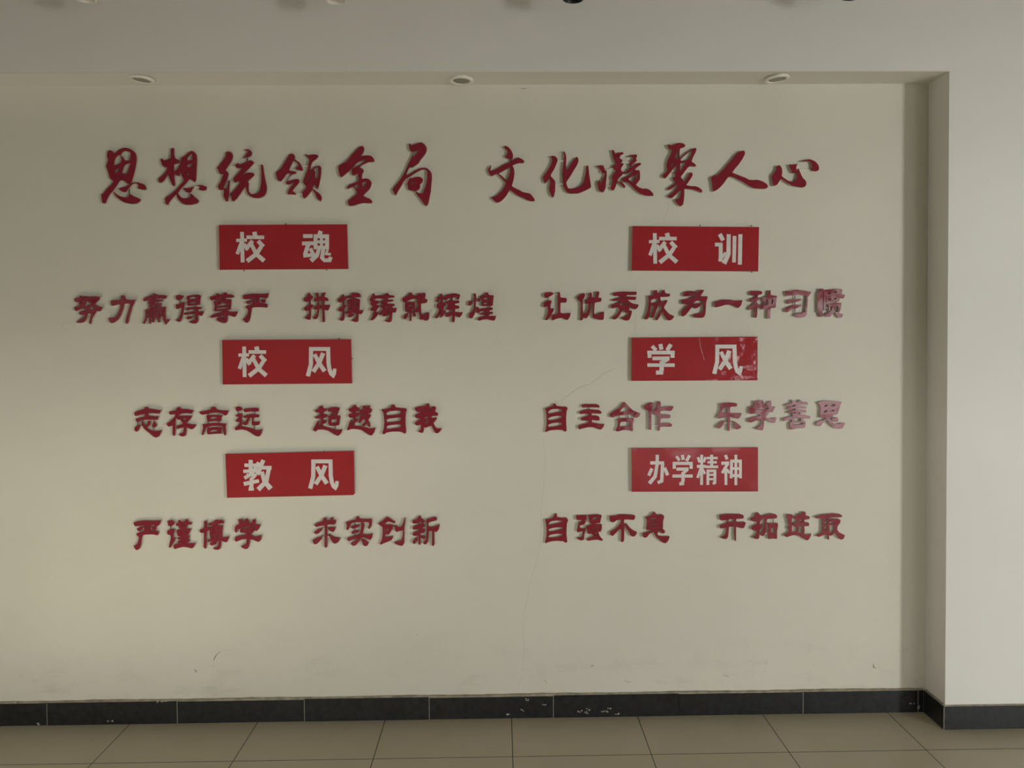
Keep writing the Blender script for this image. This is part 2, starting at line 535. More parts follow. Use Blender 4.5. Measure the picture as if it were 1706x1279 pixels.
# ------------------------------------------------------------------ raised lettering
CHARS = [
["思",-1.7585,2.5698,[[-140,226,-120,238,-95,228,-86,208,-69,213,-38,238,-8,254,22,259,51,254,81,240,108,217,119,195,124,155,120,120,109,61,91,-4,77,-48,65,-71,50,-76,37,-71,15,-53,-4,-43,-27,-40,-44,-58,-70,-97,-100,-135,-131,-172,-151,-207,-167,-246,-182,-254,-199,-246,-204,-206,-208,-167,-193,-164,-180,-152,-152,-117,-119,-85,-94,-50,-123,-23,-135,12,-146,57,-158,89,-147,121,-139,146,-146,181,-145,206],[-98,-142,-71,-165,-42,-185,-2,-195,37,-197,50,-170,48,-160,82,-183,122,-200,149,-213,151,-225,138,-243,106,-257,66,-259,21,-250,-18,-232,-52,-207,-81,-177],[-50,-115,-16,-108,24,-95,59,-78,90,-63,114,-58,144,-64,179,-74,198,-91,208,-114,202,-129,168,-128,143,-121,126,-111,136,-98,129,-78,112,-68,89,-73,69,-88,44,-118,23,-143,3,-150,-21,-140]],[[-83,94,-83,121,-77,146,-64,171,-49,186,-29,195,-17,176,-15,156,-21,123,-51,106],[-22,194,-4,220,21,229,51,222,70,212,67,170,59,143,22,143,10,151,-5,176],[28,108,56,118,66,118,47,61,32,21,7,24,-15,29,-2,66,11,94],[-79,54,-37,71,-45,49,-57,27,-67,27]],[],[[47,-120,46,-163]]],
["想",-1.4873,2.5659,[[-101,256,-86,264,-72,256,-73,206,-63,169,-43,159,-24,142,-29,127,-54,119,-74,112,-77,87,-78,37,-60,52,-43,67,-19,117,-9,156,2,179,32,194,57,216,77,231,95,235,119,221,134,191,136,151,133,86,128,7,125,-33,114,-50,100,-45,85,-33,73,-27,58,-30,40,-55,7,-87,-24,-122,-47,-152,-74,-177,-105,-211,-125,-236,-138,-264,-160,-246,-162,-199,-129,-176,-94,-152,-58,-119,-23,-80,13,-38,1,-5,-11,22,-17,47,-23,32,-29,7,-46,7,-66,20,-76,27,-74,-22,-70,-67,-75,-90,-92,-79,-109,-42,-123,-2,-130,23,-148,-2,-171,-37,-194,-54,-214,-54,-223,-22,-195,3,-165,28,-147,55,-137,85,-161,87,-183,107,-195,142,-200,165,-187,168,-170,152,-148,150,-123,162,-105,169,-102,207],[-59,-164,-44,-154,-30,-177,-5,-197,30,-200,65,-192,70,-167,65,-152,85,-165,114,-192,139,-213,146,-228,136,-245,108,-255,68,-262,29,-261,-1,-252,-30,-224,-50,-197],[-1,-105,31,-107,66,-105,111,-90,96,-108,75,-145,50,-150,26,-137,11,-117],[126,-85,161,-79,191,-82,213,-91,223,-103,213,-126,185,-131,160,-125,148,-115,161,-103,146,-90]],[[51,176,72,196,94,211,95,176,91,154,66,149,48,149],[43,99,60,111,88,119,90,104,75,87,57,84],[41,42,61,22,61,12,46,5]],[],[[101,-94,146,-94]]],
["统",-1.2132,2.5702,[[-144,213,-124,221,-100,217,-85,203,-79,173,-91,136,-111,106,-134,74,-150,49,-132,34,-124,17,-128,-8,-139,-43,-154,-78,-170,-113,-175,-130,-195,-135,-212,-127,-222,-107,-217,-87,-199,-63,-188,-33,-175,-3,-168,17,-193,10,-210,27,-217,52,-229,70,-209,89,-183,122,-160,154,-145,184],[-124,-45,-111,-48,-115,-83,-119,-133,-121,-183,-127,-212,-135,-240,-150,-237,-164,-212,-173,-182,-168,-147,-170,-113,-148,-123,-135,-118,-127,-78],[23,233,43,240,68,240,85,228,97,208,87,180,64,170,36,163,12,158,37,185,57,215,47,228],[-59,94,-34,114,-22,106,-27,96,6,106,36,121,76,138,101,133,113,115,95,91,60,58,24,24,-1,-4,34,16,59,26,104,21,116,8,106,-12,78,-34,55,-56,63,-74,60,-109,61,-143,81,-171,111,-174,141,-166,161,-144,174,-94,179,-34,181,36,177,95,188,100,197,90,204,35,213,-24,225,-84,229,-119,223,-159,205,-189,180,-204,150,-211,115,-209,81,-198,56,-176,39,-138,30,-98,12,-128,-19,-173,-49,-213,-72,-235,-85,-240,-97,-228,-101,-198,-109,-175,-78,-143,-48,-108,-22,-73,-17,-53,-42,-58,-64,-66,-77,-48,-79,-28,-51,2,-20,36,10,71,23,76,-15,66,-40,66,-55,79]],[],[],[[52,168,52,134],[-124,82,-56,82]]],
["领",-0.9504,2.5593,[[-87,211,-67,220,-47,216,-32,196,-35,171,-13,153,10,136,27,106,39,76,31,63,1,68,-31,86,-8,96,2,108,-13,136,-43,156,-53,146,-71,111,-89,69,-64,61,-34,56,-20,46,-34,34,-64,26,-90,1,-103,-28,-93,-36,-65,-26,-30,-16,-5,-16,7,-34,-6,-59,-34,-89,-62,-123,-47,-131,-25,-154,-37,-158,-67,-156,-95,-156,-104,-138,-91,-108,-66,-78,-46,-54,-48,-46,-76,-58,-101,-66,-116,-56,-120,-46,-105,-28,-95,-4,-77,24,-74,34,-99,39,-114,29,-135,2,-160,-31,-178,-34,-195,-23,-207,12,-211,39,-199,59,-174,74,-158,91,-138,126,-112,166],[58,215,71,213,93,203,118,210,153,212,175,207,183,195,167,172,137,150,122,130,111,95,103,61,126,75,146,95,177,108,199,105,209,90,208,35,197,-30,184,-85,176,-107,159,-89,142,-64,134,-84,126,-99,156,-124,188,-147,205,-170,211,-195,202,-220,182,-209,163,-184,150,-149,128,-114,113,-129,93,-154,68,-181,47,-194,35,-174,31,-139,54,-109,74,-79,66,-79,49,-64,40,-39,55,1,76,56,87,100,95,145,97,170,78,190,61,205]],[[123,50,110,16,90,-34,69,-79,80,-34,95,6,108,31],[141,75,161,90,179,95,181,55,175,-5,157,-25,153,15,153,50]],[],[[28,106,88,106],[-35,-149,30,-149]]],
["全",-0.6833,2.5651,[[-162,95,-126,115,-91,135,-66,162,-35,202,0,237,36,272,58,277,73,266,76,241,65,214,45,184,80,189,115,190,145,181,167,154,167,136,149,129,114,127,84,114,59,104,38,89,36,77,58,67,69,47,58,27,52,2,51,-28,82,-23,112,-28,134,-48,141,-73,126,-113,101,-143,75,-168,63,-183,95,-201,125,-213,145,-236,137,-253,104,-253,64,-251,24,-258,-21,-273,-59,-277,-76,-267,-81,-242,-71,-220,-35,-195,0,-170,0,-143,-14,-118,-32,-100,-59,-110,-84,-120,-82,-97,-69,-82,-29,-68,17,-48,17,-8,15,22,-8,12,-28,6,-40,17,-42,52,-27,72,3,87,39,104,69,127,99,149,59,144,19,129,-6,110,-32,77,-72,40,-113,8,-138,-10,-150,-2,-162,33,-167,68]],[[-21,-93,16,-78,19,-98,8,-120,-7,-108],[54,-63,77,-56,99,-56,81,-78,69,-108,56,-108]],[],[]],
["局",-0.4242,2.5723,[[-26,283,-18,286,-11,273,4,270,34,280,64,290,89,293,114,280,134,255,139,230,129,195,103,160,78,130,60,100,32,81,4,63,-23,61,-39,36,-57,-9,-29,-4,6,16,42,38,77,55,112,60,142,53,167,30,182,5,184,-45,178,-95,173,-155,162,-205,152,-255,139,-288,123,-293,104,-270,84,-240,59,-210,37,-180,27,-154,49,-170,79,-180,97,-182,112,-145,128,-95,139,-35,142,15,137,33,112,45,82,38,41,18,6,-4,-24,-24,-60,-44,-83,-74,-106,-114,-131,-154,-149,-191,-162,-189,-171,-169,-184,-139,-168,-119,-135,-79,-100,-34,-74,11,-49,61,-28,106,-7,146,5,176,11,206,-12,213,-24,241],[-19,-34,-4,-39,26,-27,61,-24,91,-35,100,-55,91,-77,73,-95,73,-120,60,-142,29,-157,-1,-154,-36,-142,-40,-119,-48,-89,-37,-64]],[[16,203,64,220,43,190,15,156,10,166],[-7,-82,5,-72,25,-73,10,-89,-3,-94]],[],[]],
["文",0.0387,2.5709,[[-68,253,-56,263,-28,250,-8,230,9,200,17,170,11,145,-1,135,-29,143,-62,160,-49,173,-39,185,-36,215,-54,235],[-214,51,-203,66,-186,83,-193,56,-201,33,-171,33,-125,55,-75,85,-19,110,31,137,62,154,92,142,114,127,121,109,107,102,71,102,36,92,11,80,23,50,28,10,22,-40,12,-80,4,-111,29,-128,70,-148,110,-169,170,-181,195,-207,213,-232,216,-249,190,-254,150,-244,104,-221,59,-201,24,-176,-16,-146,-37,-181,-62,-216,-93,-246,-118,-260,-143,-263,-163,-245,-181,-230,-193,-215,-163,-210,-127,-190,-92,-155,-66,-115,-56,-80,-76,-55,-101,-27,-136,3,-166,-10,-191,-17,-206,1,-216,26]],[[-121,5,-70,33,-15,65,-12,25,-25,-25,-46,-65,-66,-40,-96,-12]],[],[[-6,143,-6,110]]],
["化",0.2985,2.5686,[[-157,163,-132,174,-107,166,-92,148,-88,128,-102,88,-123,43,-148,3,-151,-17,-133,-37,-113,-63,-111,-118,-114,-163,-124,-203,-132,-213,-149,-198,-162,-163,-167,-128,-159,-82,-161,-52,-166,-37,-184,-62,-202,-82,-214,-67,-224,-37,-221,-17,-199,13,-168,58,-145,108,-137,143],[-36,210,-26,213,-13,193,-6,153,-9,98,-7,35,19,67,44,107,75,147,90,162,103,152,108,122,95,87,64,37,34,-13,3,-58,-7,-78,0,-108,13,-131,48,-133,89,-126,124,-109,149,-84,165,-34,178,27,183,77,193,84,201,67,208,-4,218,-64,224,-119,205,-134,154,-159,108,-176,63,-179,23,-178,-5,-163,-28,-128,-38,-88,-40,-43,-45,7,-39,58,-31,108,-26,158,-28,198]],[],[],[[-96,125,-23,125],[-115,-88,-31,-88]]],
["凝",0.5684,2.574,[[-268,61,-237,71,-200,70,-190,45,-182,20,-169,23,-168,-25,-175,-85,-180,-141,-196,-173,-213,-177,-239,-165,-251,-130,-253,-85,-238,-63,-233,-90,-221,-90,-203,-55,-187,-15,-190,0,-213,-2,-223,25,-243,50],[-118,213,-105,215,-93,195,-90,180,-60,188,-19,193,-8,180,-25,170,-37,165,-45,137,-22,122,-22,107,-40,95,-55,87,-25,90,-9,82,-20,62,-33,45,-30,19,-8,-1,-30,-26,-56,-51,-66,-76,-81,-116,-97,-154,-112,-162,-127,-151,-130,-126,-119,-96,-112,-66,-122,-50,-117,-30,-96,0,-81,25,-101,37,-114,50,-106,70,-91,80,-81,82,-96,115,-108,155,-116,190],[-64,-76,-41,-78,-16,-96,7,-126,2,-137,-13,-131,-36,-106],[26,150,56,162,92,172,112,170,117,157,107,129,117,117,102,102,71,79,51,47,86,67,117,89,145,93,156,84,142,69,112,49,96,29,117,24,139,24,144,-16,142,-62,121,-92,106,-112,131,-132,167,-147,202,-147,233,-158,249,-173,268,-195,268,-213,232,-215,187,-208,141,-190,106,-162,70,-127,35,-91,-10,-81,-20,-66,-15,-51,15,-36,51,-16,76,14,74,24,51,9,15,-8,-10,-3,-25,14,10,4,36,34,51,59,41,84,51,99,76,124,92,144,61,150]],[[-75,156,-47,164,-58,149,-68,146],[35,-56,76,-26,94,-26,86,-66,81,-91,55,-76],[104,-21,116,-6,124,-11,121,-41,106,-66,99,-46]],[],[[-25,98,48,97],[-178,30,-104,45],[-178,-117,-123,-117]]],
["聚",0.8404,2.5655,[[-142,271,-129,283,-117,273,-96,273,-66,286,-30,295,5,290,25,275,20,258,-10,248,-23,235,-28,200,-26,145,10,180,50,212,91,237,119,247,131,235,121,202,101,164,86,119,111,104,130,79,106,75,76,78,55,69,30,39,4,4,-16,-21,4,-51,12,-77,30,-51,55,-11,68,14,83,20,95,1,88,-21,65,-57,35,-99,70,-107,126,-111,162,-127,186,-153,177,-168,146,-155,106,-142,60,-135,17,-134,17,-177,12,-238,4,-278,-16,-295,-37,-285,-60,-257,-72,-225,-47,-235,-26,-212,-16,-172,-19,-142,-36,-157,-67,-192,-103,-219,-133,-212,-138,-197,-108,-182,-77,-152,-47,-106,-52,-86,-77,-111,-113,-139,-138,-144,-138,-126,-107,-109,-77,-86,-62,-74,-87,-51,-92,-31,-67,-21,-72,9,-82,29,-56,19,-54,60,-56,90,-82,60,-122,10,-158,-33,-183,-25,-186,-5,-163,15,-143,37,-150,75,-142,125,-117,180,-99,225,-127,241]],[[-56,210,-41,225,-43,180,-51,145,-71,150,-64,185],[-104,105,-71,107,-92,85,-107,75],[-18,140,20,177,71,215,91,220,81,185,61,144,30,132,-11,122],[-18,102,10,112,35,117,20,89,-6,49,-23,24,-23,69]],[],[]],
["人",1.1082,2.581,[[-267,-63,-241,-43,-201,-33,-165,2,-124,47,-84,92,-48,137,-18,170,13,185,41,189,51,174,49,152,28,112,-7,61,-38,26,-68,-14,-38,-27,13,-47,64,-67,89,-81,125,-84,171,-83,217,-98,252,-118,267,-139,263,-159,237,-167,186,-166,135,-160,100,-145,54,-115,3,-87,-48,-62,-94,-51,-119,-74,-150,-117,-185,-154,-216,-179,-247,-189,-252,-164,-259,-114]],[],[],[]],
["心",1.3721,2.5689,[[-183,59,-155,77,-137,64,-127,44,-124,3,-129,-24,-101,-47,-66,-70,-10,-78,11,-47,16,-2,21,38,28,46,41,18,67,-38,98,-71,104,-98,93,-123,67,-131,21,-126,-30,-113,-81,-87,-117,-60,-137,-52,-157,-82,-175,-107,-208,-115,-213,-87,-224,-26,-203,4,-178,39],[-58,84,-30,80,0,84,21,90,8,58,11,23,8,4,-30,4,-40,28,-53,59],[44,111,82,121,123,131,153,126,189,108,215,78,224,47,215,25,194,20,143,28,159,53,153,88,138,111,92,111]],[],[],[[13,33,153,33]]],
["努",-1.932,1.952,[[-124,106,-83,116,-73,134,-52,124,-21,127,10,123,57,125,119,119,105,113,103,97,79,72,61,54,79,41,129,19,111,-11,89,-16,74,-12,69,-24,49,-55,33,-83,21,-126,13,-134,3,-120,10,-83,22,-43,19,-34,-5,-37,-13,-63,-29,-98,-53,-117,-92,-123,-114,-117,-107,-105,-72,-86,-44,-63,-30,-45,-63,-49,-89,-39,-86,-21,-63,-11,-28,-6,-19,12,-35,8,-58,12,-86,0,-115,-11,-128,1,-128,28,-101,32,-85,40,-86,69,-115,73,-127,83]],[[-59,83,-45,82,-47,63,-57,55],[-10,82,17,62,20,49,1,41,-23,27,-28,43,-20,67],[33,94,50,96,46,86,36,76],[18,19,37,27,51,11,54,0,15,-2]],[],[]],
["力",-1.7777,1.9527,[[-101,81,-73,87,-7,92,-3,122,15,133,30,120,44,92,129,88,121,74,113,54,97,23,76,-47,59,-110,51,-130,39,-133,30,-114,40,-71,65,8,76,49,62,53,23,51,13,8,-10,-51,-34,-90,-66,-117,-97,-128,-116,-113,-129,-75,-65,-74,-41,-46,-20,8,-14,47,-39,46,-78,34,-98,38]],[],[],[]],
["赢",-1.6199,1.9558,[[-118,79,-110,97,-59,118,-32,125,-14,141,0,135,19,127,70,125,105,115,97,105,91,91,69,90,30,94,-9,88,-29,82,22,85,69,82,61,70,45,64,-10,59,-72,43,-80,51,-68,67,-72,75,-103,67,-118,71],[-62,43,-10,51,51,50,48,31,44,15,29,9,-26,2,-54,-4,-61,16]],[[-28,24,6,33,3,19,-26,16]],[[-92,-7,18,-92,-62,18,-99,-102,18,-119,-139,20],[-93,-11,14,-42,-12,16],[-58,-12,21,-59,-86,19,-62,-141,15],[-93,-49,10,-58,-47,10],[-90,-82,11,-59,-80,11],[-38,-18,15,-35,-47,13,-38,-86,14],[-50,-16,18,-3,-10,18,40,-4,16],[-9,-24,22,-14,-79,21,-35,-126,22],[20,-20,18,12,-71,18,15,-95,16,26,-128,18],[48,1,22,45,-48,20,29,-93,18],[44,1,18,89,9,16],[77,7,25,74,-48,25,74,-95,30,90,-130,28,119,-104,16],[59,-32,16,63,-67,18]],[[20,63,20,47]]],
["得",-1.4648,1.9514,[[-126,125,-100,135,-69,129,-48,121,-65,105,-85,86,-116,86,-126,105],[-125,45,-90,52,-70,64,-47,66,-49,30,-60,-25,-69,-72,-81,-103,-95,-117,-116,-113,-132,-97,-104,-87,-88,-56,-79,-9,-75,15,-90,13,-118,1,-127,19],[-26,120,33,132,80,135,107,125,100,96,96,45,78,39,31,36,-8,32,-22,34,-21,77],[-36,11,23,20,70,24,115,19,101,0,77,-2,79,-14,78,-96,71,-120,47,-135,16,-131,-11,-115,29,-104,48,-96,50,-2,11,-1,-17,-11,-32,-3],[-54,-36,-17,-27,50,-19,132,-20,119,-49,104,-63,84,-55,49,-45,-10,-48,-45,-54],[-37,-80,-10,-68,37,-66,17,-84,-18,-96]],[[1,105,32,114,71,112,67,98,16,95,3,91],[0,57,39,67,71,67,67,57,27,53,4,50]],[],[[-57,121,-27,121],[-86,88,-86,59],[-19,-52,-19,-72],[59,40,59,20]]],
["尊",-1.3067,1.9564,[[-124,105,-87,113,-70,117,-63,134,-48,137,-34,124,-1,128,7,142,29,141,34,128,73,125,97,111,92,98,65,94,22,94,22,81,69,80,70,45,61,-14,24,-20,36,-26,63,-34,127,-34,117,-65,101,-85,78,-81,51,-69,35,-69,30,-120,14,-141,-9,-141,-48,-127,-64,-115,-71,-100,-36,-76,-75,-84,-118,-93,-128,-80,-94,-60,-39,-43,0,-31,0,-23,-39,-29,-82,-33,-89,-13,-85,22,-92,54,-96,62,-61,69,-52,85,-80,77,-115,70,-125,85]],[[-25,89,-5,93,-14,77,-23,79],[-69,50,-49,57,-41,50,-61,40],[-22,38,-18,61,-6,61,-2,41,41,36,42,29,-61,16,-64,23],[-66,12,-58,11,-57,-2,40,10,46,5,40,-2,-58,-14,-67,-8],[21,65,45,69,41,53,25,57],[-28,-72,4,-65,5,-88,-17,-112,-24,-106,-1,-84,-28,-81]],[],[]],
["严",-1.1584,1.9546,[[-118,118,-75,128,-16,135,63,133,123,137,117,109,101,88,74,94,35,96,36,47,61,47,104,38,110,23,102,3,61,7,2,8,-35,2,-42,-35,-51,-90,-67,-126,-85,-137,-102,-129,-123,-100,-94,-86,-77,-51,-73,-15,-96,6,-84,20,-37,33,-31,63,-30,92,-67,85,-95,81,-114,91],[-91,63,-60,71,-30,73,-44,55,-72,38,-90,48],[46,76,70,82,93,82,89,54,73,48,53,56]],[[-3,92,11,94,10,55,-3,53]],[],[[-52,66,-29,65],[30,67,50,67]]],
["拼",-0.8736,1.9552,[[-121,86,-98,100,-81,135,-64,135,-56,117,-37,103,-43,82,-55,74,-59,54,-59,31,-34,26,-40,7,-56,-13,-58,-44,-61,-88,-67,-113,-93,-111,-120,-91,-88,-80,-78,-56,-80,-28,-99,-32,-119,-24,-121,-4,-99,11,-77,23,-75,54,-106,52,-120,64],[-13,132,13,138,18,105,44,101,52,132,82,140,75,120,69,100,102,86,104,65,90,59,71,65,70,26,121,25,113,-6,97,-28,70,-22,69,-57,70,-124,60,-140,46,-132,47,-57,46,-14,21,-13,14,-57,4,-96,-14,-110,-38,-104,-39,-92,-14,-76,-2,-49,1,-17,-25,-19,-34,-5,-24,11,1,22,8,58,-20,56,-29,70,-27,81,-3,95]],[[14,58,49,63,49,24,23,22,21,46]],[],[[-66,-95,-37,-95],[-48,80,-28,80]]],
["搏",-0.7172,1.9548,[[-118,77,-85,96,-76,120,-63,120,-57,104,-37,94,-42,76,-57,61,-58,25,-40,19,-48,2,-58,-14,-57,-57,-62,-109,-76,-126,-95,-122,-113,-108,-87,-93,-79,-57,-78,-36,-102,-39,-117,-22,-102,-2,-78,14,-75,49,-109,47,-120,61],[-41,104,10,115,18,135,38,137,77,133,95,111,92,95,41,93,39,88,86,75,84,20,81,-23,120,-25,106,-55,90,-66,73,-54,70,-98,66,-133,34,-137,-1,-117,35,-111,49,-90,47,-50,0,-52,35,-62,19,-82,-8,-95,-30,-85,-28,-73,-16,-62,-47,-60,-55,-46,-27,-36,-27,21,-32,68,14,80,14,92,-34,84]],[[-6,56,11,58,7,50,-5,49],[37,62,61,64,56,54,39,52],[-7,29,11,29,7,19,-5,17],[37,34,60,36,56,24,38,23],[-7,-3,11,-3,0,-18,-11,-22],[38,-1,60,3,48,-15,36,-15]],[],[[-65,-45,-50,-45]]],
["铸",-0.5658,1.9517,[[-127,77,-107,109,-92,136,-79,132,-75,116,-28,116,-30,88,-64,87,-87,73,-36,65,-40,45,-68,27,-37,25,-41,6,-57,-14,-69,-38,-45,-38,-47,-53,-66,-85,-85,-104,-109,-118,-119,-110,-101,-73,-89,-30,-116,-25,-120,-10,-92,14,-115,30,-119,46,-107,57,-123,63],[-24,116,16,122,35,137,49,135,57,121,102,113,104,97,47,90,45,78,94,76,94,62,40,52,42,41,105,36,103,18,85,13,89,-3,126,-1,120,-35,108,-47,87,-43,82,-86,76,-125,52,-137,13,-121,44,-105,55,-74,55,-38,22,-42,53,-50,41,-70,9,-81,-10,-73,-2,-58,-26,-69,-42,-61,-26,-38,-2,-10,-29,9,-29,17,-1,33,-25,49,-25,57,3,68,11,84,-24,88]],[[26,9,50,13,54,5,30,-7,22,-7]],[],[[-36,103,-22,103]]],
["就",-0.4133,1.9549,[[-120,86,-85,102,-65,110,-61,131,-37,133,-27,115,14,103,6,76,-38,74,-85,49,-10,48,-7,25,-13,-15,-39,-27,-43,-62,-42,-125,-52,-133,-60,-121,-59,-58,-71,-46,-98,-42,-102,5,-99,41,-117,49,-125,69],[-114,-81,-94,-64,-69,-58,-79,-89,-99,-117,-117,-105],[-35,-40,-19,-39,0,-70,-8,-94,-24,-82],[18,123,38,129,48,123,53,81,57,123,85,132,93,115,86,77,106,73,104,44,80,34,49,30,48,-15,53,-67,79,-71,99,-55,125,-51,122,-103,114,-122,94,-130,63,-118,35,-116,32,-78,28,-39,8,-51,-19,-50,-23,-35,1,-19,21,16,9,44,15,68]],[[-74,9,-46,25,-30,29,-34,13,-70,1]],[],[[4,93,24,93],[-78,-67,-57,-67],[-47,-67,-21,-68]]],
["辉",-0.2593,1.9491,[[-108,100,-92,108,-84,100,-90,74,-104,52,-118,62,-114,82],[-82,129,-64,133,-55,113,-53,86,-53,54,-30,46,-30,26,-46,11,-48,-21,-30,-25,-28,-41,-50,-68,-72,-90,-82,-88,-80,-52,-72,-13,-77,-5,-82,-36,-94,-76,-112,-97,-130,-91,-125,-76,-105,-48,-93,-13,-111,3,-113,31,-99,43,-81,50,-79,82,-80,106],[-49,97,-29,109,-25,93,-37,78,-47,82],[-29,117,15,129,66,136,107,122,101,96,93,79,81,77,81,89,74,101,50,101,36,89,38,69,93,69,101,57,93,45,57,38,59,26,89,20,100,10,92,-8,61,-10,59,-37,130,-42,119,-69,100,-89,80,-83,56,-69,54,-120,44,-136,28,-128,31,-69,1,-81,-23,-84,-37,-68,-27,-53,-3,-43,29,-35,29,-14,-6,-21,-22,-13,-14,10,-10,34,-25,54,-10,66,30,73,32,89,-1,89,-25,70,-29,93]],[],[],[[-91,98,-77,98],[-58,98,-46,98],[-32,98,-20,98],[-49,-59,-29,-59]]],
["煌",-0.1025,1.9541,[[-78,121,-66,125,-58,113,-56,74,-61,14,-65,-33,-75,-72,-96,-108,-121,-106,-127,-84,-119,-60,-95,-49,-79,-1,-78,54,-76,93],[-128,50,-110,58,-86,54,-98,26,-114,9,-130,15,-130,35],[-52,78,-39,81,-7,73,-19,54,-31,46,-43,58],[-47,-1,-39,0,-28,-21,-22,-45,-32,-61,-52,-57,-59,-41],[-19,93,13,109,29,116,37,132,55,130,64,110,108,104,104,69,99,13,79,4,0,6,-7,30,-3,73],[-20,-25,16,-16,71,-8,97,-10,95,-30,67,-38,63,-46,99,-50,95,-68,67,-73,59,-87,130,-88,118,-121,106,-132,82,-127,47,-119,3,-122,-29,-132,-46,-120,-44,-106,-1,-93,35,-87,39,-73,-16,-77,-20,-65,31,-49,39,-38,-4,-45,-18,-43]],[[17,77,48,85,68,81,64,71,21,63],[16,32,40,39,64,35,60,25,20,22]],[],[[-95,47,-75,47],[-61,67,-41,67],[-21,67,-1,67],[-70,-32,-52,-33],[-28,-33,-12,-33],[71,8,71,-12]]],
["让",0.2483,1.9543,[[-121,121,-95,129,-67,133,-44,128,-32,114,-48,101,-84,81,-107,77,-119,89],[-124,30,-96,49,-60,55,-50,45,-56,25,-62,2,-60,-26,-29,-20,-33,-42,-57,-85,-77,-113,-95,-131,-113,-126,-97,-89,-86,-50,-88,-10,-96,-2,-122,-10,-128,6],[8,128,22,132,30,112,35,80,83,76,93,60,83,32,35,31,31,-19,33,-62,54,-70,86,-70,128,-65,118,-106,98,-130,82,-128,54,-112,18,-114,-17,-123,-39,-133,-51,-121,-49,-89,-17,-78,7,-70,7,-3,7,65]],[],[],[[-37,112,13,112],[-60,-97,-44,-97],[-85,86,-85,50]]],
["优",0.4057,1.9539,[[-125,84,-97,107,-65,121,-51,111,-57,80,-73,56,-74,4,-72,-59,-72,-122,-86,-136,-98,-130,-94,-63,-91,5,-95,36,-113,56,-127,72],[-13,121,6,125,14,107,18,77,50,79,54,126,62,136,80,132,82,114,74,79,100,75,103,59,95,39,42,29,36,-12,33,-60,39,-79,69,-80,93,-62,127,-56,124,-120,112,-133,73,-129,29,-115,17,-91,20,-28,22,24,2,20,0,-28,-10,-75,-26,-101,-44,-117,-64,-106,-70,-87,-46,-67,-26,-35,-16,20,-42,20,-50,36,-46,56,-18,67]],[],[],[[-76,42,-44,41],[-75,-96,-61,-96]]],
["秀",0.5671,1.9523,[[-104,124,-60,132,-8,136,47,133,107,133,112,119,107,105,63,103,19,102,19,91,63,88,107,85,105,68,95,56,63,58,27,58,47,40,79,22,130,12,120,-16,98,-31,78,-25,47,-11,41,-39,66,-45,62,-75,50,-114,34,-134,10,-136,-17,-126,-37,-112,-5,-102,26,-90,38,-67,15,-62,-1,-58,-5,-33,-23,-38,-37,-66,-57,-98,-81,-121,-101,-125,-125,-113,-101,-97,-73,-74,-53,-42,-61,-10,-97,-18,-124,-20,-130,2,-120,16,-80,25,-45,41,-41,49,-80,49,-110,47,-112,63,-72,75,-33,82,-29,92,-64,95,-96,95,-112,111]],[[-49,9,-29,25,-9,27,-5,9,-25,7],[7,27,23,33,33,9,11,9]],[],[]],
["成",0.7291,1.9545,[[-102,90,-50,96,-52,137,-22,143,-16,125,-12,113,22,115,30,139,51,143,59,115,103,107,97,83,57,79,10,78,13,54,21,26,53,42,81,49,69,22,49,-10,47,-26,65,-50,97,-82,141,-102,125,-129,101,-143,77,-137,53,-105,33,-69,21,-67,9,-101,-15,-136,-31,-140,-37,-124,-15,-89,13,-49,21,-26,5,6,-7,2,-31,-57,-55,-112,-75,-118,-83,-108,-67,-69,-47,-17,-70,-1,-76,11,-50,26,-9,30,-6,58,-26,64,-58,58,-78,44,-80,-17,-90,-80,-107,-124,-123,-132,-140,-124,-130,-100,-110,-48,-102,11,-100,51]],[],[],[[-104,-120,-64,-120],[-10,11,8,11]]],
["为",0.8961,1.9602,[[-107,100,-83,114,-48,122,-12,120,16,111,0,96,-28,80,-64,72,-95,71,-105,85],[-117,41,-64,47,-16,64,8,88,32,119,56,131,88,131,84,115,56,76,72,71,112,72,124,61,114,32,108,0,106,-56,100,-99,92,-121,72,-131,32,-131,0,-128,-20,-110,0,-99,40,-89,72,-83,80,-48,82,4,64,30,40,32,8,24,-12,1,-28,-31,-56,-70,-84,-104,-108,-117,-124,-106,-124,-74,-104,-50,-76,-23,-60,1,-92,-1,-117,1,-121,21],[-12,-7,16,4,48,8,68,0,52,-20,24,-39,0,-43,-16,-31]],[],[],[[-33,81,-29,57]]],
["一",1.0573,1.9598,[[-131,16,-103,26,-47,39,13,39,53,31,85,28,131,34,117,-14,93,-39,73,-35,41,-17,5,-9,-35,-12,-75,-24,-111,-32,-131,-30]],[],[],[]],
["种",1.2185,1.9548,[[-122,117,-108,127,-68,131,-20,129,-4,112,-12,98,-44,89,-48,67,-28,65,-32,47,-52,35,-56,19,-32,3,-8,-13,-16,-25,-50,-28,-52,-72,-58,-122,-76,-122,-84,-112,-76,-40,-108,-44,-126,-52,-136,-40,-124,-16,-88,4,-72,23,-108,26,-124,28,-126,48,-84,63,-66,71,-66,87,-108,87,-120,97],[52,126,74,134,78,90,136,80,130,46,124,6,122,-30,76,-35,72,-73,70,-129,52,-134,42,-124,44,-73,46,-41,-4,-45,-16,-29,-4,-17,12,23,-12,47,-8,63,48,82]],[[28,47,48,50,48,-1,22,-5,26,23],[82,50,102,46,96,10,80,1]],[],[]],
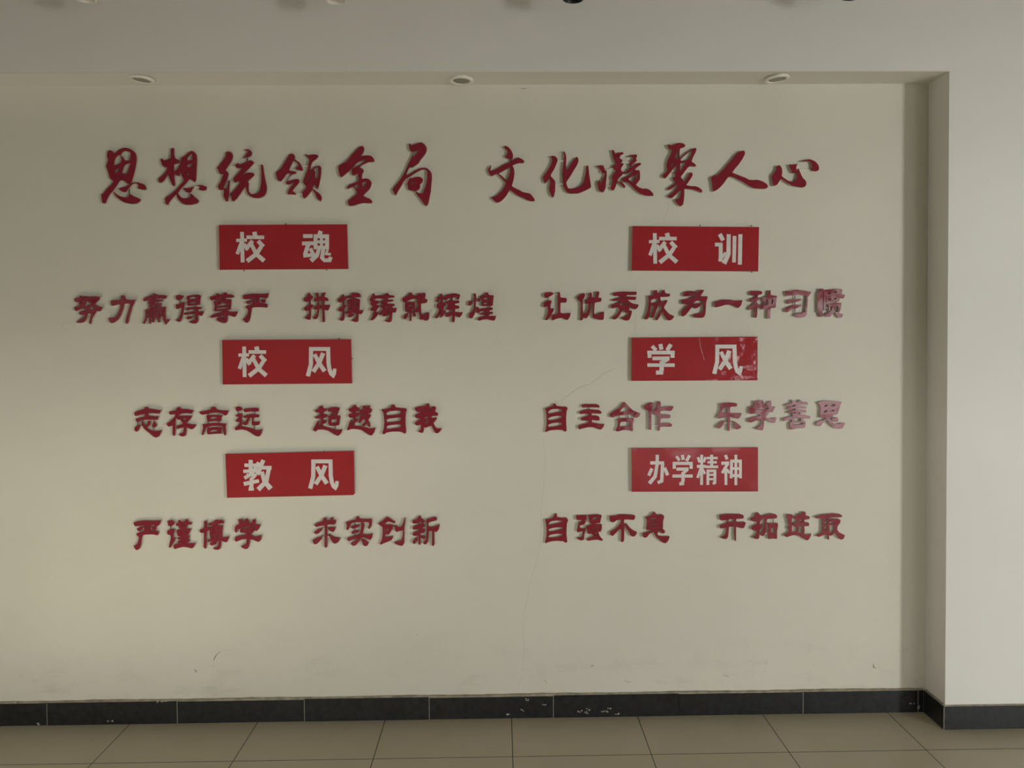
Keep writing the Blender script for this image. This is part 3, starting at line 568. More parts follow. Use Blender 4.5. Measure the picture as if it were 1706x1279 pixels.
["习",1.3859,1.9578,[[-117,119,-69,122,-9,132,55,124,103,113,119,115,121,97,103,74,95,58,91,2,85,-65,81,-101,67,-123,39,-132,7,-132,-17,-122,-41,-104,-9,-97,31,-83,67,-81,71,-26,79,42,85,74,55,78,3,84,-57,79,-109,69,-115,95],[-101,33,-57,41,-9,47,23,46,37,36,11,25,-37,11,-89,-1,-99,11],[-117,-44,-81,-29,-37,-15,35,-9,27,-25,-9,-41,-57,-57,-101,-80,-121,-72]],[],[],[[-26,83,-26,37],[-26,19,-26,-20],[-26,-44,-26,-106]]],
["惯",1.5456,1.9581,[[-64,124,-8,131,40,137,88,134,100,121,92,91,126,79,112,47,80,47,68,19,12,16,-44,4,-54,16,-52,60,-64,72],[-32,-8,24,2,88,5,91,-17,85,-52,73,-84,57,-76,65,-44,60,-24,44,-22,32,-28,29,-64,9,-100,-19,-127,-52,-125,-68,-107,-32,-87,-4,-68,6,-28,-12,-32,-16,-68,-30,-71,-28,-40],[33,-84,65,-88,105,-104,97,-132,77,-138,57,-128]],[[-42,100,-12,105,-12,92,-40,87],[12,111,48,116,48,102,12,97],[-36,42,-6,47,-8,34,-34,30],[20,50,48,52,44,39,20,38]],[[-126,104,16,-126,-83,16],[-98,138,38,-102,52,36,-102,-83,34,-100,-125,24],[-65,120,20,-67,52,22,-68,-63,20]],[[-63,-41,-22,-41],[46,18,46,0]]],
["志",-1.6679,1.4256,[[-124,93,-95,107,-36,124,-23,142,-4,144,10,130,62,121,125,111,115,95,108,81,77,82,7,86,4,65,45,58,100,54,94,36,88,22,45,23,-18,23,-61,16,-101,0,-112,18,-114,34,-72,46,-31,55,-30,81,-68,71,-107,60,-123,68],[-125,-49,-97,-27,-66,-22,-74,-45,-92,-77,-108,-88,-124,-76],[-59,12,-49,12,-34,-18,-12,-50,16,-70,58,-82,94,-80,125,-77,115,-106,97,-134,73,-144,46,-133,11,-101,-28,-69,-47,-42,-58,-22],[-2,13,21,13,23,-7,12,-30,-8,-46,-17,-34,-7,-10],[56,9,72,-7,81,-27,71,-45,47,-50,36,-38,44,-11]],[],[],[[-98,5,-99,-29],[51,23,50,0],[49,-48,49,-84],[-82,-41,-52,-41]]],
["存",-1.5122,1.4263,[[-115,95,-81,103,-50,108,-37,134,-14,138,0,122,56,119,111,105,103,87,91,75,56,80,12,78,-19,69,-33,53,16,58,98,56,86,32,62,5,44,-11,62,-19,136,-28,120,-55,96,-71,73,-65,43,-53,43,-90,36,-126,16,-138,-11,-133,-32,-119,-7,-106,15,-94,20,-54,-14,-60,-37,-68,-49,-50,-45,-36,7,-23,11,-11,-12,19,-36,21,-43,41,-55,21,-58,-26,-59,-89,-66,-129,-78,-131,-87,-113,-84,-65,-84,-30,-99,-37,-119,-45,-135,-29,-136,-9,-110,2,-79,30,-58,57,-62,73,-94,67,-111,73]],[[12,27,27,33,45,30,35,17,23,13]],[],[[-68,-43,-48,-43]]],
["高",-1.3604,1.4282,[[-136,89,-89,96,-30,110,-24,129,-6,135,13,131,25,111,68,101,136,98,126,71,110,53,94,54,75,69,44,79,-11,78,-58,68,-110,60,-129,71],[-72,53,-31,58,20,58,77,51,67,30,60,-2,-1,0,-60,-5,-65,15],[-113,-28,-60,-23,-1,-17,58,-20,111,-26,106,-54,108,-94,105,-133,95,-135,84,-109,81,-66,77,-50,42,-43,-21,-45,-64,-54,-82,-68,-93,-100,-107,-131,-119,-125,-112,-91,-104,-52],[-65,-68,-21,-59,26,-55,73,-62,66,-89,64,-117,9,-120,-58,-124,-67,-116]],[[-38,25,-20,38,24,40,19,26,-12,20,-36,19],[-40,-92,-14,-83,33,-83,25,-95,-14,-100,-38,-104]],[],[[-61,71,-62,49],[39,82,39,50],[-60,0,-61,-28],[40,3,39,-25],[-61,-50,-62,-70],[39,-41,39,-63]]],
["远",-1.2003,1.425,[[-119,134,-103,141,-75,139,-52,119,-72,104,-104,94,-117,110],[-120,60,-92,72,-61,78,-59,50,-65,34,-60,14,-62,-13,-66,-41,-35,-49,20,-62,67,-80,98,-80,128,-73,117,-110,101,-138,85,-142,58,-133,23,-109,-20,-85,-59,-75,-91,-78,-122,-82,-128,-68,-124,-50,-98,-37,-88,-17,-89,-3,-115,-3,-121,9,-101,31,-89,44,-114,47],[-44,119,7,125,70,128,93,122,95,96,69,92,26,93,-29,87,-43,101],[-43,52,6,67,53,69,98,62,94,37,53,35,45,21,48,-2,68,-3,103,1,97,-31,67,-38,40,-38,28,-22,31,14,29,37,13,34,1,2,-15,-30,-35,-35,-50,-21,-50,-9,-26,6,-6,36,-42,32]],[],[],[[-62,119,-40,119],[56,95,55,62],[50,-36,49,-81],[-98,97,-98,67]]],
["超",-0.8325,1.4249,[[-115,102,-83,115,-75,135,-43,142,-36,121,0,110,-6,97,-36,79,-34,69,-1,57,-7,35,-33,27,-41,12,-10,1,-14,-18,-42,-30,-44,-44,-7,-58,33,-68,72,-83,137,-83,125,-117,99,-142,79,-138,48,-120,9,-96,-35,-84,-90,-83,-114,-101,-137,-83,-121,-51,-95,-4,-81,4,-79,-44,-69,-52,-65,-20,-62,16,-80,20,-112,22,-116,38,-80,54,-72,71,-84,79,-111,80],[0,106,27,124,83,129,116,119,106,90,90,50,121,46,115,2,106,-41,65,-47,17,-46,6,-13,10,27,3,43,27,55,43,82,7,87]],[[44,51,58,78,72,82,66,62,58,46],[38,7,85,16,81,-15,37,-19]],[],[[70,-44,69,-88],[-13,99,3,99]]],
["越",-0.675,1.4265,[[-118,107,-90,119,-66,141,-49,144,-43,127,-14,114,-20,93,-48,79,-48,69,-20,67,-24,45,-52,25,-54,18,-29,13,-37,-6,-59,-26,-61,-50,-14,-54,30,-65,77,-79,105,-77,134,-72,120,-115,100,-143,80,-145,49,-126,-2,-92,-53,-84,-93,-83,-125,-95,-134,-85,-120,-49,-108,-10,-92,6,-90,-42,-81,-42,-76,-6,-76,22,-107,24,-119,38,-119,54,-79,71,-107,84,-118,94],[-16,93,12,102,14,132,42,136,46,102,56,132,83,137,85,116,103,96,91,68,59,56,90,52,86,28,66,1,81,-27,85,-67,65,-59,50,-27,26,-59,2,-46,26,-27,38,-3,19,9,-13,-30,-27,-18,-17,17,-12,45]],[[7,37,13,57,27,60,19,29]],[],[]],
["自a",-0.5211,1.4284,[[-121,91,-69,100,-33,114,-23,136,-3,140,10,131,18,114,69,107,109,103,120,89,112,65,108,9,108,-50,112,-106,108,-130,94,-135,75,-121,43,-115,-20,-115,-72,-124,-96,-140,-111,-128,-99,-88,-92,-32,-96,31,-103,71]],[[-70,59,-42,76,14,82,61,79,65,62,45,50,-11,42,-58,39,-69,45],[-70,-5,-47,7,13,14,60,18,62,-2,44,-16,-19,-23,-59,-25,-69,-19],[-70,-68,-47,-55,12,-49,60,-48,63,-66,43,-77,-20,-85,-59,-88,-70,-82]],[],[]],
["我",-0.3608,1.4309,[[-125,101,-81,116,-30,120,-14,138,8,140,16,110,25,70,34,110,57,115,75,101,65,66,92,49,86,26,33,24,34,2,80,10,76,-10,56,-34,48,-42,63,-74,79,-92,125,-94,110,-122,87,-139,67,-137,51,-113,28,-69,-28,-87,-38,-81,-40,-73,-44,-112,-54,-134,-80,-130,-99,-116,-76,-104,-69,-56,-111,-64,-124,-52,-122,-32,-70,-1,-102,3,-122,16,-124,35,-70,59,-105,67,-121,79]],[[-34,70,-14,78,-16,68,-30,62],[-37,11,-3,22,-3,5,-31,-1],[-37,-41,-9,-9,-1,-17,-27,-53]],[],[]],
["自b",0.2419,1.4289,[[-106,89,-62,103,-34,112,-22,134,-10,136,6,112,53,106,93,104,106,87,97,63,93,12,92,-48,96,-116,88,-130,72,-128,56,-114,0,-113,-51,-117,-85,-126,-101,-136,-105,-122,-95,-78,-92,1,-98,61]],[[-76,57,-50,79,-2,84,49,78,47,60,5,52,-39,43,-74,41],[-77,-3,-43,11,5,18,47,20,47,0,5,-15,-39,-21,-71,-23],[-77,-66,-43,-51,1,-46,49,-47,48,-68,1,-79,-39,-85,-73,-86]],[],[]],
["主",0.406,1.4319,[[-92,110,-64,120,0,121,56,119,78,104,76,87,32,89,-40,90,-80,88],[-110,48,-76,62,-28,72,20,69,76,63,99,45,91,29,55,31,6,33,6,13,51,11,75,-1,79,-33,51,-35,7,-28,7,-52,47,-59,83,-67,123,-69,111,-101,87,-121,63,-115,23,-98,-29,-98,-73,-107,-113,-117,-123,-103,-118,-79,-77,-68,-29,-56,-21,-34,-60,-34,-94,-33,-92,-8,-56,2,-26,12,-28,30,-68,30,-106,28]],[],[],[[-19,92,-19,64]]],
["合",0.5656,1.4311,[[-145,23,-115,47,-71,75,-35,108,-15,138,1,136,29,106,69,65,109,45,145,31,133,1,113,-11,93,-9,77,10,53,30,29,20,-15,16,-59,11,-83,7,-111,-7,-135,-3,-141,11],[-71,-23,-27,-13,29,-14,81,-14,81,-38,73,-66,76,-130,64,-138,36,-128,-16,-125,-55,-137,-83,-137,-85,-125,-71,-93,-65,-57]],[[-47,51,-27,78,-3,96,21,88,25,62,37,50,-3,48,-35,44],[-47,-65,-35,-49,5,-46,41,-50,41,-78,29,-90,-15,-91,-47,-93]],[],[[-55,13,-55,-23],[29,21,29,-19]]],
["作",0.7245,1.4329,[[-141,93,-105,116,-65,130,-47,120,-51,92,-69,48,-69,-16,-70,-129,-92,-127,-91,-63,-93,17,-97,49,-117,61,-137,77],[-13,132,7,140,19,131,23,79,67,87,111,93,141,90,131,62,111,45,63,51,19,45,19,16,79,15,111,9,111,-13,95,-23,47,-21,21,-28,18,-68,66,-67,110,-67,128,-83,118,-101,66,-101,18,-104,10,-136,-6,-140,-5,-64,-5,8,-37,12,-57,28,-53,48,-25,76]],[],[],[[-73,33,-47,33],[-71,-91,1,-92]]],
["乐",1.0587,1.4262,[[-84,124,-46,131,6,135,54,132,76,122,70,96,14,93,10,35,70,34,120,32,106,-2,86,-20,62,-14,10,3,8,-57,6,-129,-6,-135,-14,-125,-12,-57,-12,-1,-54,-8,-94,-16,-112,-8,-114,8,-94,32,-82,68,-80,104],[-120,-88,-86,-54,-40,-35,-50,-60,-66,-88,-90,-110,-114,-106],[34,-41,50,-43,86,-66,116,-94,102,-112,74,-120,54,-113,50,-81]],[[-62,56,-54,80,-22,91,-18,39,-42,37,-64,38]],[],[[-47,-59,-4,-59],[10,-59,46,-60]]],
["学b",1.2172,1.4323,[[-123,77,-78,93,-82,133,-50,138,-34,136,-16,144,6,138,14,96,34,92,62,131,84,133,82,95,98,83,122,79,98,31,82,27,74,35,38,-8,34,-24,74,-33,134,-25,122,-65,106,-75,86,-69,50,-49,18,-48,14,-104,6,-136,-10,-144,-58,-132,-70,-119,-30,-104,-6,-72,-10,-44,-62,-51,-102,-67,-127,-67,-135,-51,-131,-31,-82,-17,-22,-8,-22,8,-70,17,-119,13,-127,37]],[[-50,56,-2,66,58,71,58,59,10,54,-46,48]],[],[]],
["善",1.3799,1.4318,[[-64,-69,8,-58,84,-63,76,-121,4,-128,-60,-138]],[[-38,-86,20,-74,68,-77,64,-87,16,-92,-36,-96]],[[-99,93,24,-49,103,23,-4,110,24,104,107,24],[-45,135,22,-12,114,24],[42,138,20,24,116,20],[-87,60,22,4,75,22,90,69,21],[-83,27,21,4,40,21,90,32,24],[4,114,28,1,-22,29],[-127,-45,28,-40,-24,28,52,-10,32,127,-25,28],[-36,16,24,-12,-10,24],[44,12,24,20,-10,24],[-34,-26,20,-34,-66,20],[54,-27,24,52,-67,24]],[]],
["思b",1.5424,1.4312,[[-120,114,-104,127,-36,135,37,132,105,122,93,92,77,48,65,8,45,0,21,-4,21,-24,5,-32,-35,-27,-102,-27,-102,5,-96,65,-108,101],[-136,-79,-116,-59,-72,-51,-43,-35,-39,-47,-68,-71,-92,-99,-112,-107,-134,-99],[-48,-27,-11,-28,9,-64,41,-84,82,-87,106,-77,136,-77,118,-121,94,-135,57,-133,17,-112,-19,-76],[41,-28,65,-26,73,-44,65,-68,45,-64,17,-52,9,-36]],[[-62,87,-40,99,-28,93,-40,81,-56,73],[2,88,16,102,41,100,41,86,13,80],[-68,31,-44,47,-32,41,-48,25,-64,21],[1,40,21,50,37,46,21,32,3,30]],[],[[6,-47,26,-47]]],
["严b",-1.6808,0.895,[[-125,122,-89,132,-26,139,52,136,129,139,119,109,99,86,71,92,36,96,31,47,66,42,105,32,101,14,93,-2,50,7,3,7,-41,2,-51,-24,-60,-80,-74,-123,-98,-139,-114,-133,-129,-97,-101,-83,-87,-52,-82,-16,-101,4,-103,16,-72,28,-36,39,-31,67,-33,93,-74,88,-110,86,-121,100],[-94,68,-67,78,-33,79,-47,59,-71,38,-93,50],[41,78,67,86,87,82,82,56,70,46,47,56]],[[-6,87,4,91,6,55,-6,49]],[],[[-53,64,-31,64],[24,66,41,65]]],
["谨",-1.5234,0.8978,[[-127,127,-105,133,-78,130,-57,108,-75,86,-97,75,-118,83],[-131,31,-103,47,-64,50,-62,27,-72,-1,-73,-37,-53,-31,-66,-65,-90,-105,-104,-126,-118,-120,-109,-81,-97,-33,-102,-7,-127,1],[-49,98,-29,112,-25,132,-5,131,8,115,32,121,40,139,64,137,75,117,101,106,95,90,63,87,55,65,39,57,94,49,81,21,65,-7,38,-12,77,-17,75,-37,41,-42,76,-51,72,-73,42,-78,64,-87,131,-87,114,-123,98,-135,71,-128,24,-120,-20,-127,-59,-139,-73,-127,-70,-97,-15,-86,1,-78,-34,-79,-40,-69,1,-50,-30,-50,-36,-32,2,-18,-33,-16,-44,38,-1,50,-16,58,-24,74,-43,82]],[[6,81,20,93,32,89,20,77],[-17,16,-7,24,3,22,-7,12],[38,25,52,29,46,17,38,17]],[],[[-101,76,-101,42],[-66,103,-50,103]]],
["博",-1.3689,0.8932,[[-96,128,-77,134,-67,124,-66,76,-44,76,-49,44,-70,32,-75,-20,-75,-95,-81,-129,-93,-127,-103,-111,-99,-35,-98,21,-120,19,-137,33,-137,47,-97,68],[-55,106,-4,123,8,139,28,141,48,139,67,142,91,124,90,108,35,103,31,91,82,88,77,43,72,-25,96,-24,138,-16,127,-50,111,-72,87,-65,64,-57,61,-101,51,-133,27,-142,-1,-138,-18,-126,12,-116,32,-101,38,-57,-7,-58,24,-69,12,-88,-24,-102,-41,-92,-43,-76,-23,-60,-62,-68,-68,-52,-38,-38,-45,4,-42,72,-5,87,-8,95,-48,88]],[[-19,52,-1,63,-5,53,-17,48],[30,63,48,69,46,59,32,57],[-20,18,-2,31,-6,20,-18,16],[30,25,48,35,46,23,34,21],[-22,-24,-10,-8,4,-12,-10,-28],[25,-21,33,-5,45,-5,37,-19]],[],[[-83,-55,-67,-55]]],
["学a",-1.2111,0.8962,[[-119,75,-83,97,-93,133,-75,140,-51,138,-36,104,-28,104,-30,134,-8,144,8,129,13,105,35,105,47,133,71,137,74,113,70,95,117,82,97,41,77,23,65,33,45,13,25,-10,64,-25,126,-16,119,-55,99,-77,76,-71,44,-57,17,-54,12,-94,0,-134,-20,-144,-48,-137,-71,-117,-35,-101,-19,-82,-17,-50,-62,-53,-110,-73,-126,-61,-121,-29,-73,-15,-26,-10,-26,10,-69,11,-77,27,-72,47,-96,43,-105,15,-116,11,-126,35]],[[-65,46,-29,62,30,69,38,63,-21,54,-61,42],[50,67,66,65,62,49,52,49],[-8,26,12,28,0,8]],[],[]],
["求",-0.8449,0.8979,[[-115,75,-81,92,-33,110,-27,137,3,141,6,115,34,117,42,137,68,142,70,118,93,116,89,88,73,74,10,75,9,13,7,-127,-1,-143,-15,-140,-21,-126,-17,-30,-16,69,-62,62,-93,54],[-116,5,-82,32,-30,44,-46,18,-71,-6,-90,-14,-110,-9],[13,45,49,53,87,50,80,24,66,5,44,11,21,29],[-129,-69,-83,-46,-35,-30,-48,-62,-76,-94,-104,-111,-125,-97],[20,-21,32,-15,68,-39,129,-54,110,-92,83,-106,59,-97,36,-55]],[],[],[[-45,35,-15,34],[2,36,22,36],[-48,-45,-17,-46],[1,-44,29,-44]]],
["实",-0.6898,0.9021,[[-126,87,-74,102,-31,114,-30,134,-9,141,9,121,60,117,116,116,120,88,111,44,95,20,79,32,91,60,88,84,40,87,-35,86,-75,74,-91,42,-107,11,-123,19,-119,55],[-79,42,-51,60,-15,62,8,53,-16,38,-52,26,-73,28],[-76,-6,-44,10,-2,9,-12,-10,-44,-18,-68,-26],[20,81,44,77,48,57,39,13,31,-23,71,-29,126,-24,118,-60,102,-82,78,-76,42,-59,19,-63,-6,-99,-34,-130,-58,-138,-77,-126,-81,-110,-53,-94,-25,-68,-69,-80,-101,-93,-116,-77,-114,-61,-56,-44,-9,-31,12,13,16,49],[15,-75,42,-75,86,-106,73,-136,53,-141,34,-131]],[],[],[[-45,85,-46,51],[-46,31,-46,3],[-47,-17,-47,-47],[26,86,26,72]]],
["创",-0.5375,0.9001,[[-129,77,-93,97,-61,127,-41,138,-18,126,34,89,29,78,14,78,-34,94,-70,63,-18,66,17,58,1,14,-23,-22,-43,-34,-61,-17,-63,-57,-24,-48,12,-46,0,-78,-28,-94,-80,-113,-102,-125,-116,-115,-95,-73,-87,-17,-88,39,-110,59],[23,46,43,57,61,41,85,41,105,73,119,125,129,128,125,80,118,21,117,-60,115,-108,98,-137,71,-135,39,-123,17,-102,51,-95,83,-87,99,-51,104,7,72,3,48,-7,33,5]],[[-61,15,-47,24,-31,22,-43,6,-61,3]],[],[[-8,-83,28,-104],[5,33,33,32]]],
["新",-0.3769,0.9006,[[-129,99,-93,110,-73,134,-55,146,-41,126,-33,114,-10,101,-14,85,-26,74,-10,53,-18,37,-50,28,-14,17,-11,1,-23,-19,-51,-26,-51,-78,-54,-126,-64,-134,-74,-118,-71,-46,-118,-46,-126,-29,-118,-15,-74,2,-74,16,-118,13,-126,27,-121,43,-74,58,-77,74,-121,71],[-127,-97,-107,-70,-75,-58,-91,-98,-107,-122,-123,-118],[-51,-52,-27,-43,-5,-59,-15,-79,-35,-71],[2,105,42,121,86,132,104,120,102,100,62,89,26,77,25,41,73,40,129,60,121,16,100,-10,79,-8,78,-72,79,-128,67,-146,53,-136,56,-64,57,-3,27,-3,24,-55,18,-103,-4,-129,-28,-119,-20,-99,0,-79,3,-15,6,57]],[[-73,74,-54,86,-38,82,-54,66,-72,66]],[],[[-17,100,7,100],[-86,-66,-68,-67],[-15,-67,5,-67]]],
["自c",0.2397,0.905,[[-108,88,-60,93,-36,105,-22,129,-8,141,4,135,4,109,52,100,92,100,109,79,99,51,95,7,93,-53,100,-121,94,-135,78,-135,62,-123,6,-118,-46,-122,-86,-131,-104,-141,-110,-131,-99,-83,-95,-11,-102,54]],[[-74,49,-52,69,0,75,51,72,47,56,-1,47,-41,39,-73,35],[-75,-7,-41,5,3,10,51,10,49,-8,-1,-20,-45,-27,-73,-27],[-77,-71,-49,-57,-1,-52,51,-52,51,-70,-1,-84,-45,-87,-73,-89]],[],[]],
["强",0.3952,0.9064,[[-127,120,-83,121,-27,121,-28,91,-40,47,-48,31,-88,23,-92,3,-52,-9,-40,-1,-40,-18,-48,-58,-53,-106,-65,-118,-93,-117,-123,-93,-93,-93,-72,-81,-64,-41,-72,-29,-104,-41,-120,-37,-112,7,-104,47,-72,63,-84,77,-120,76,-126,96],[-15,117,25,124,77,126,116,117,108,81,100,47,60,42,64,33,116,31,116,-3,108,-37,84,-39,92,-67,108,-96,127,-114,115,-126,75,-115,31,-117,-17,-124,-33,-110,11,-95,40,-75,12,-54,-12,-60,-20,-34,-32,10,12,30,32,42,0,46,-4,82]],[[22,78,44,96,76,96,72,84,32,74],[60,-7,84,1,76,-15,62,-19],[8,-14,28,-6,24,-18,10,-26],[54,-59,64,-43,72,-67,56,-75]],[],[[-32,108,-6,108],[-55,-108,-23,-109]]],
["不",0.5555,0.9022,[[-130,117,-78,122,-30,132,34,131,90,126,112,118,110,94,98,78,50,82,10,82,8,43,34,43,58,10,90,-18,130,-39,114,-71,92,-81,70,-70,54,-42,30,-2,8,27,9,-38,7,-110,-5,-132,-21,-126,-19,-53,-18,-9,-38,-9,-67,-41,-99,-70,-119,-66,-127,-48,-123,-32,-82,-8,-46,23,-26,51,-22,81,-58,78,-90,60,-106,58,-124,68]],[],[],[]],
["息",0.7116,0.903,[[-102,101,-50,117,-33,143,-13,149,11,124,55,126,77,107,67,65,64,-7,26,-11,22,-35,-22,-42,-42,-36,-50,-22,-94,-21,-90,23,-86,71],[-128,-57,-98,-41,-46,-34,-30,-42,-62,-58,-86,-86,-106,-94,-122,-87],[-26,-38,14,-31,14,-67,42,-81,90,-82,128,-84,114,-124,90,-148,66,-144,30,-115,-6,-79],[34,-23,62,-11,84,-32,78,-52,54,-55,38,-43]],[[-66,77,-34,92,23,98,14,88,-30,80,-62,73],[-66,41,-42,52,14,56,10,48,-30,44],[-70,8,-38,20,14,24,10,18,-34,12]],[],[[13,-54,45,-54]]],
["开",1.0763,0.9003,[[-124,116,-73,128,-1,129,67,126,102,114,100,84,35,80,33,54,67,50,112,51,124,41,108,-3,84,-9,31,4,31,-51,31,-127,19,-129,15,-50,15,6,-33,6,-39,-26,-45,-86,-61,-108,-90,-108,-118,-93,-86,-78,-65,-50,-61,-1,-85,-5,-118,-9,-122,8,-118,24,-61,39,-45,67,-73,71,-102,66,-122,76]],[[-35,79,9,81,9,52,-37,53]],[],[]],
["拓",1.2268,0.9062,[[-129,69,-97,89,-89,117,-58,127,-40,104,-20,96,-12,72,-36,48,-44,16,-16,15,-24,-13,-48,-49,-48,-105,-60,-125,-93,-123,-109,-105,-81,-85,-72,-49,-109,-40,-125,-24,-113,0,-68,16,-69,44,-109,45,-131,53],[-16,96,28,109,64,117,109,109,123,90,113,70,60,67,28,63,20,15,14,-58,-8,-96,-32,-93,-44,-77,-16,-49,0,15,4,67,-12,76],[36,27,77,22,109,24,125,26,131,1,121,-51,121,-125,77,-123,40,-127,34,-82,38,-26]],[[65,-26,93,-22,95,-71,65,-70]],[],[[89,68,89,15],[8,-77,45,-77]]],
["进",1.3869,0.9029,[[-109,108,-85,116,-49,109,-47,95,-57,67,-55,11,-56,-46,-52,-58,-16,-54,20,-67,57,-79,97,-80,129,-76,113,-116,93,-136,73,-132,40,-108,-4,-89,-48,-86,-89,-98,-105,-104,-125,-94,-129,-77,-93,-62,-81,-38,-97,-17,-85,11,-97,35,-93,59,-105,76],[-41,95,-4,99,0,119,32,114,40,137,72,134,76,102,111,91,109,67,64,60,64,39,105,29,105,1,62,-3,65,-39,61,-80,44,-79,40,-39,44,-3,12,-4,8,-43,-4,-67,-12,-67,-8,-10,-36,-2,-45,19,-40,31,-12,38,-12,63,-37,71]],[[16,58,44,66,46,42,20,38]],[],[[-48,92,-30,92]]],
["取",1.5413,0.8986,[[-140,97,-87,115,-31,122,38,126,95,119,117,101,103,89,70,87,14,88,-2,80,-6,43,-4,7,-6,-41,-10,-122,-22,-124,-30,-73,-66,-81,-107,-97,-129,-88,-123,-76,-83,-57,-77,4,-79,76,-111,81,-136,81],[-2,64,30,75,87,71,99,54,91,30,71,2,69,-30,87,-55,140,-83,128,-116,103,-125,79,-107,55,-66,43,-54,22,-82,-2,-86,-4,-70,22,-54,38,-18,34,7,6,15,2,29,42,27,46,39,2,43]],[[-55,76,-18,84,-18,68,-55,64],[-55,46,-22,52,-24,25,-55,20],[-55,0,-26,5,-30,-29,-56,-35]],[],[]]
]
LINES = [(12, 'headline', 12, None),
         (12, '校魂', 12, 'school-soul'), (9, '校训', 9, 'school-motto'), (8, '校风', 8, 'school-ethos'),
         (8, '学风', 8, 'study-ethos'), (8, '教风', 8, 'teaching-ethos'), (8, '办学精神', 8, 'school-spirit')]
ORD = 'first second third fourth fifth sixth seventh eighth ninth tenth eleventh last'.split()
NUM = {12: 'twelve', 9: 'nine', 8: 'eight'}
TL, TF = 0.015, 0.003
idx = 0
for count, sign, n_, gloss in LINES:
    for i in range(count):
        nm, cx, cz, polys, holes, strokes, rods = CHARS[idx]
        idx += 1
        ch = nm.rstrip('abc')
        pl = [rounded(unflat(a)) for a in polys] + [rounded(stroke_poly(unflat(a, 3)), 2, 0.25) for a in strokes]
        hl = [rounded(unflat(a)) for a in holes]
        reg = region(pl, hl)
        root = empty('headline_character' if gloss is None else 'raised_character', (cx, 0, cz))
        bm = bmesh.new()
        add_slab(bm, reg, -TL + TF, -.0004)
        obj('foam_body', bm, M['foam'], root)
        bm = bmesh.new()
        add_slab(bm, reg, -TL, -TL + TF - .0001)
        obj('red_face', bm, M['red_letter'], root)
        for r in rods:
            bm = bmesh.new()
            add_rod(bm, (r[0] * U, -.009, r[1] * U), (r[2] * U, -.009, r[3] * U), .0030 if gloss is None else .0022)
            obj('joining_rod', bm, M['rod_shaded'] if abs(r[3] - r[1]) > abs(r[2] - r[0]) else M['rod'], root)
        o = 'last' if i == count - 1 else ORD[i]
        if gloss is None:
            tag(root, 'large dark red brush-script character %s, %s of twelve in the headline' % (ch, o), 'letter', 'brush-script headline')
        else:
            tag(root, 'dark red raised character %s, %s of %s in the line under the %s sign %s' % (ch, o, NUM[count], gloss, sign),
                'letter', 'characters under the %s sign' % gloss)

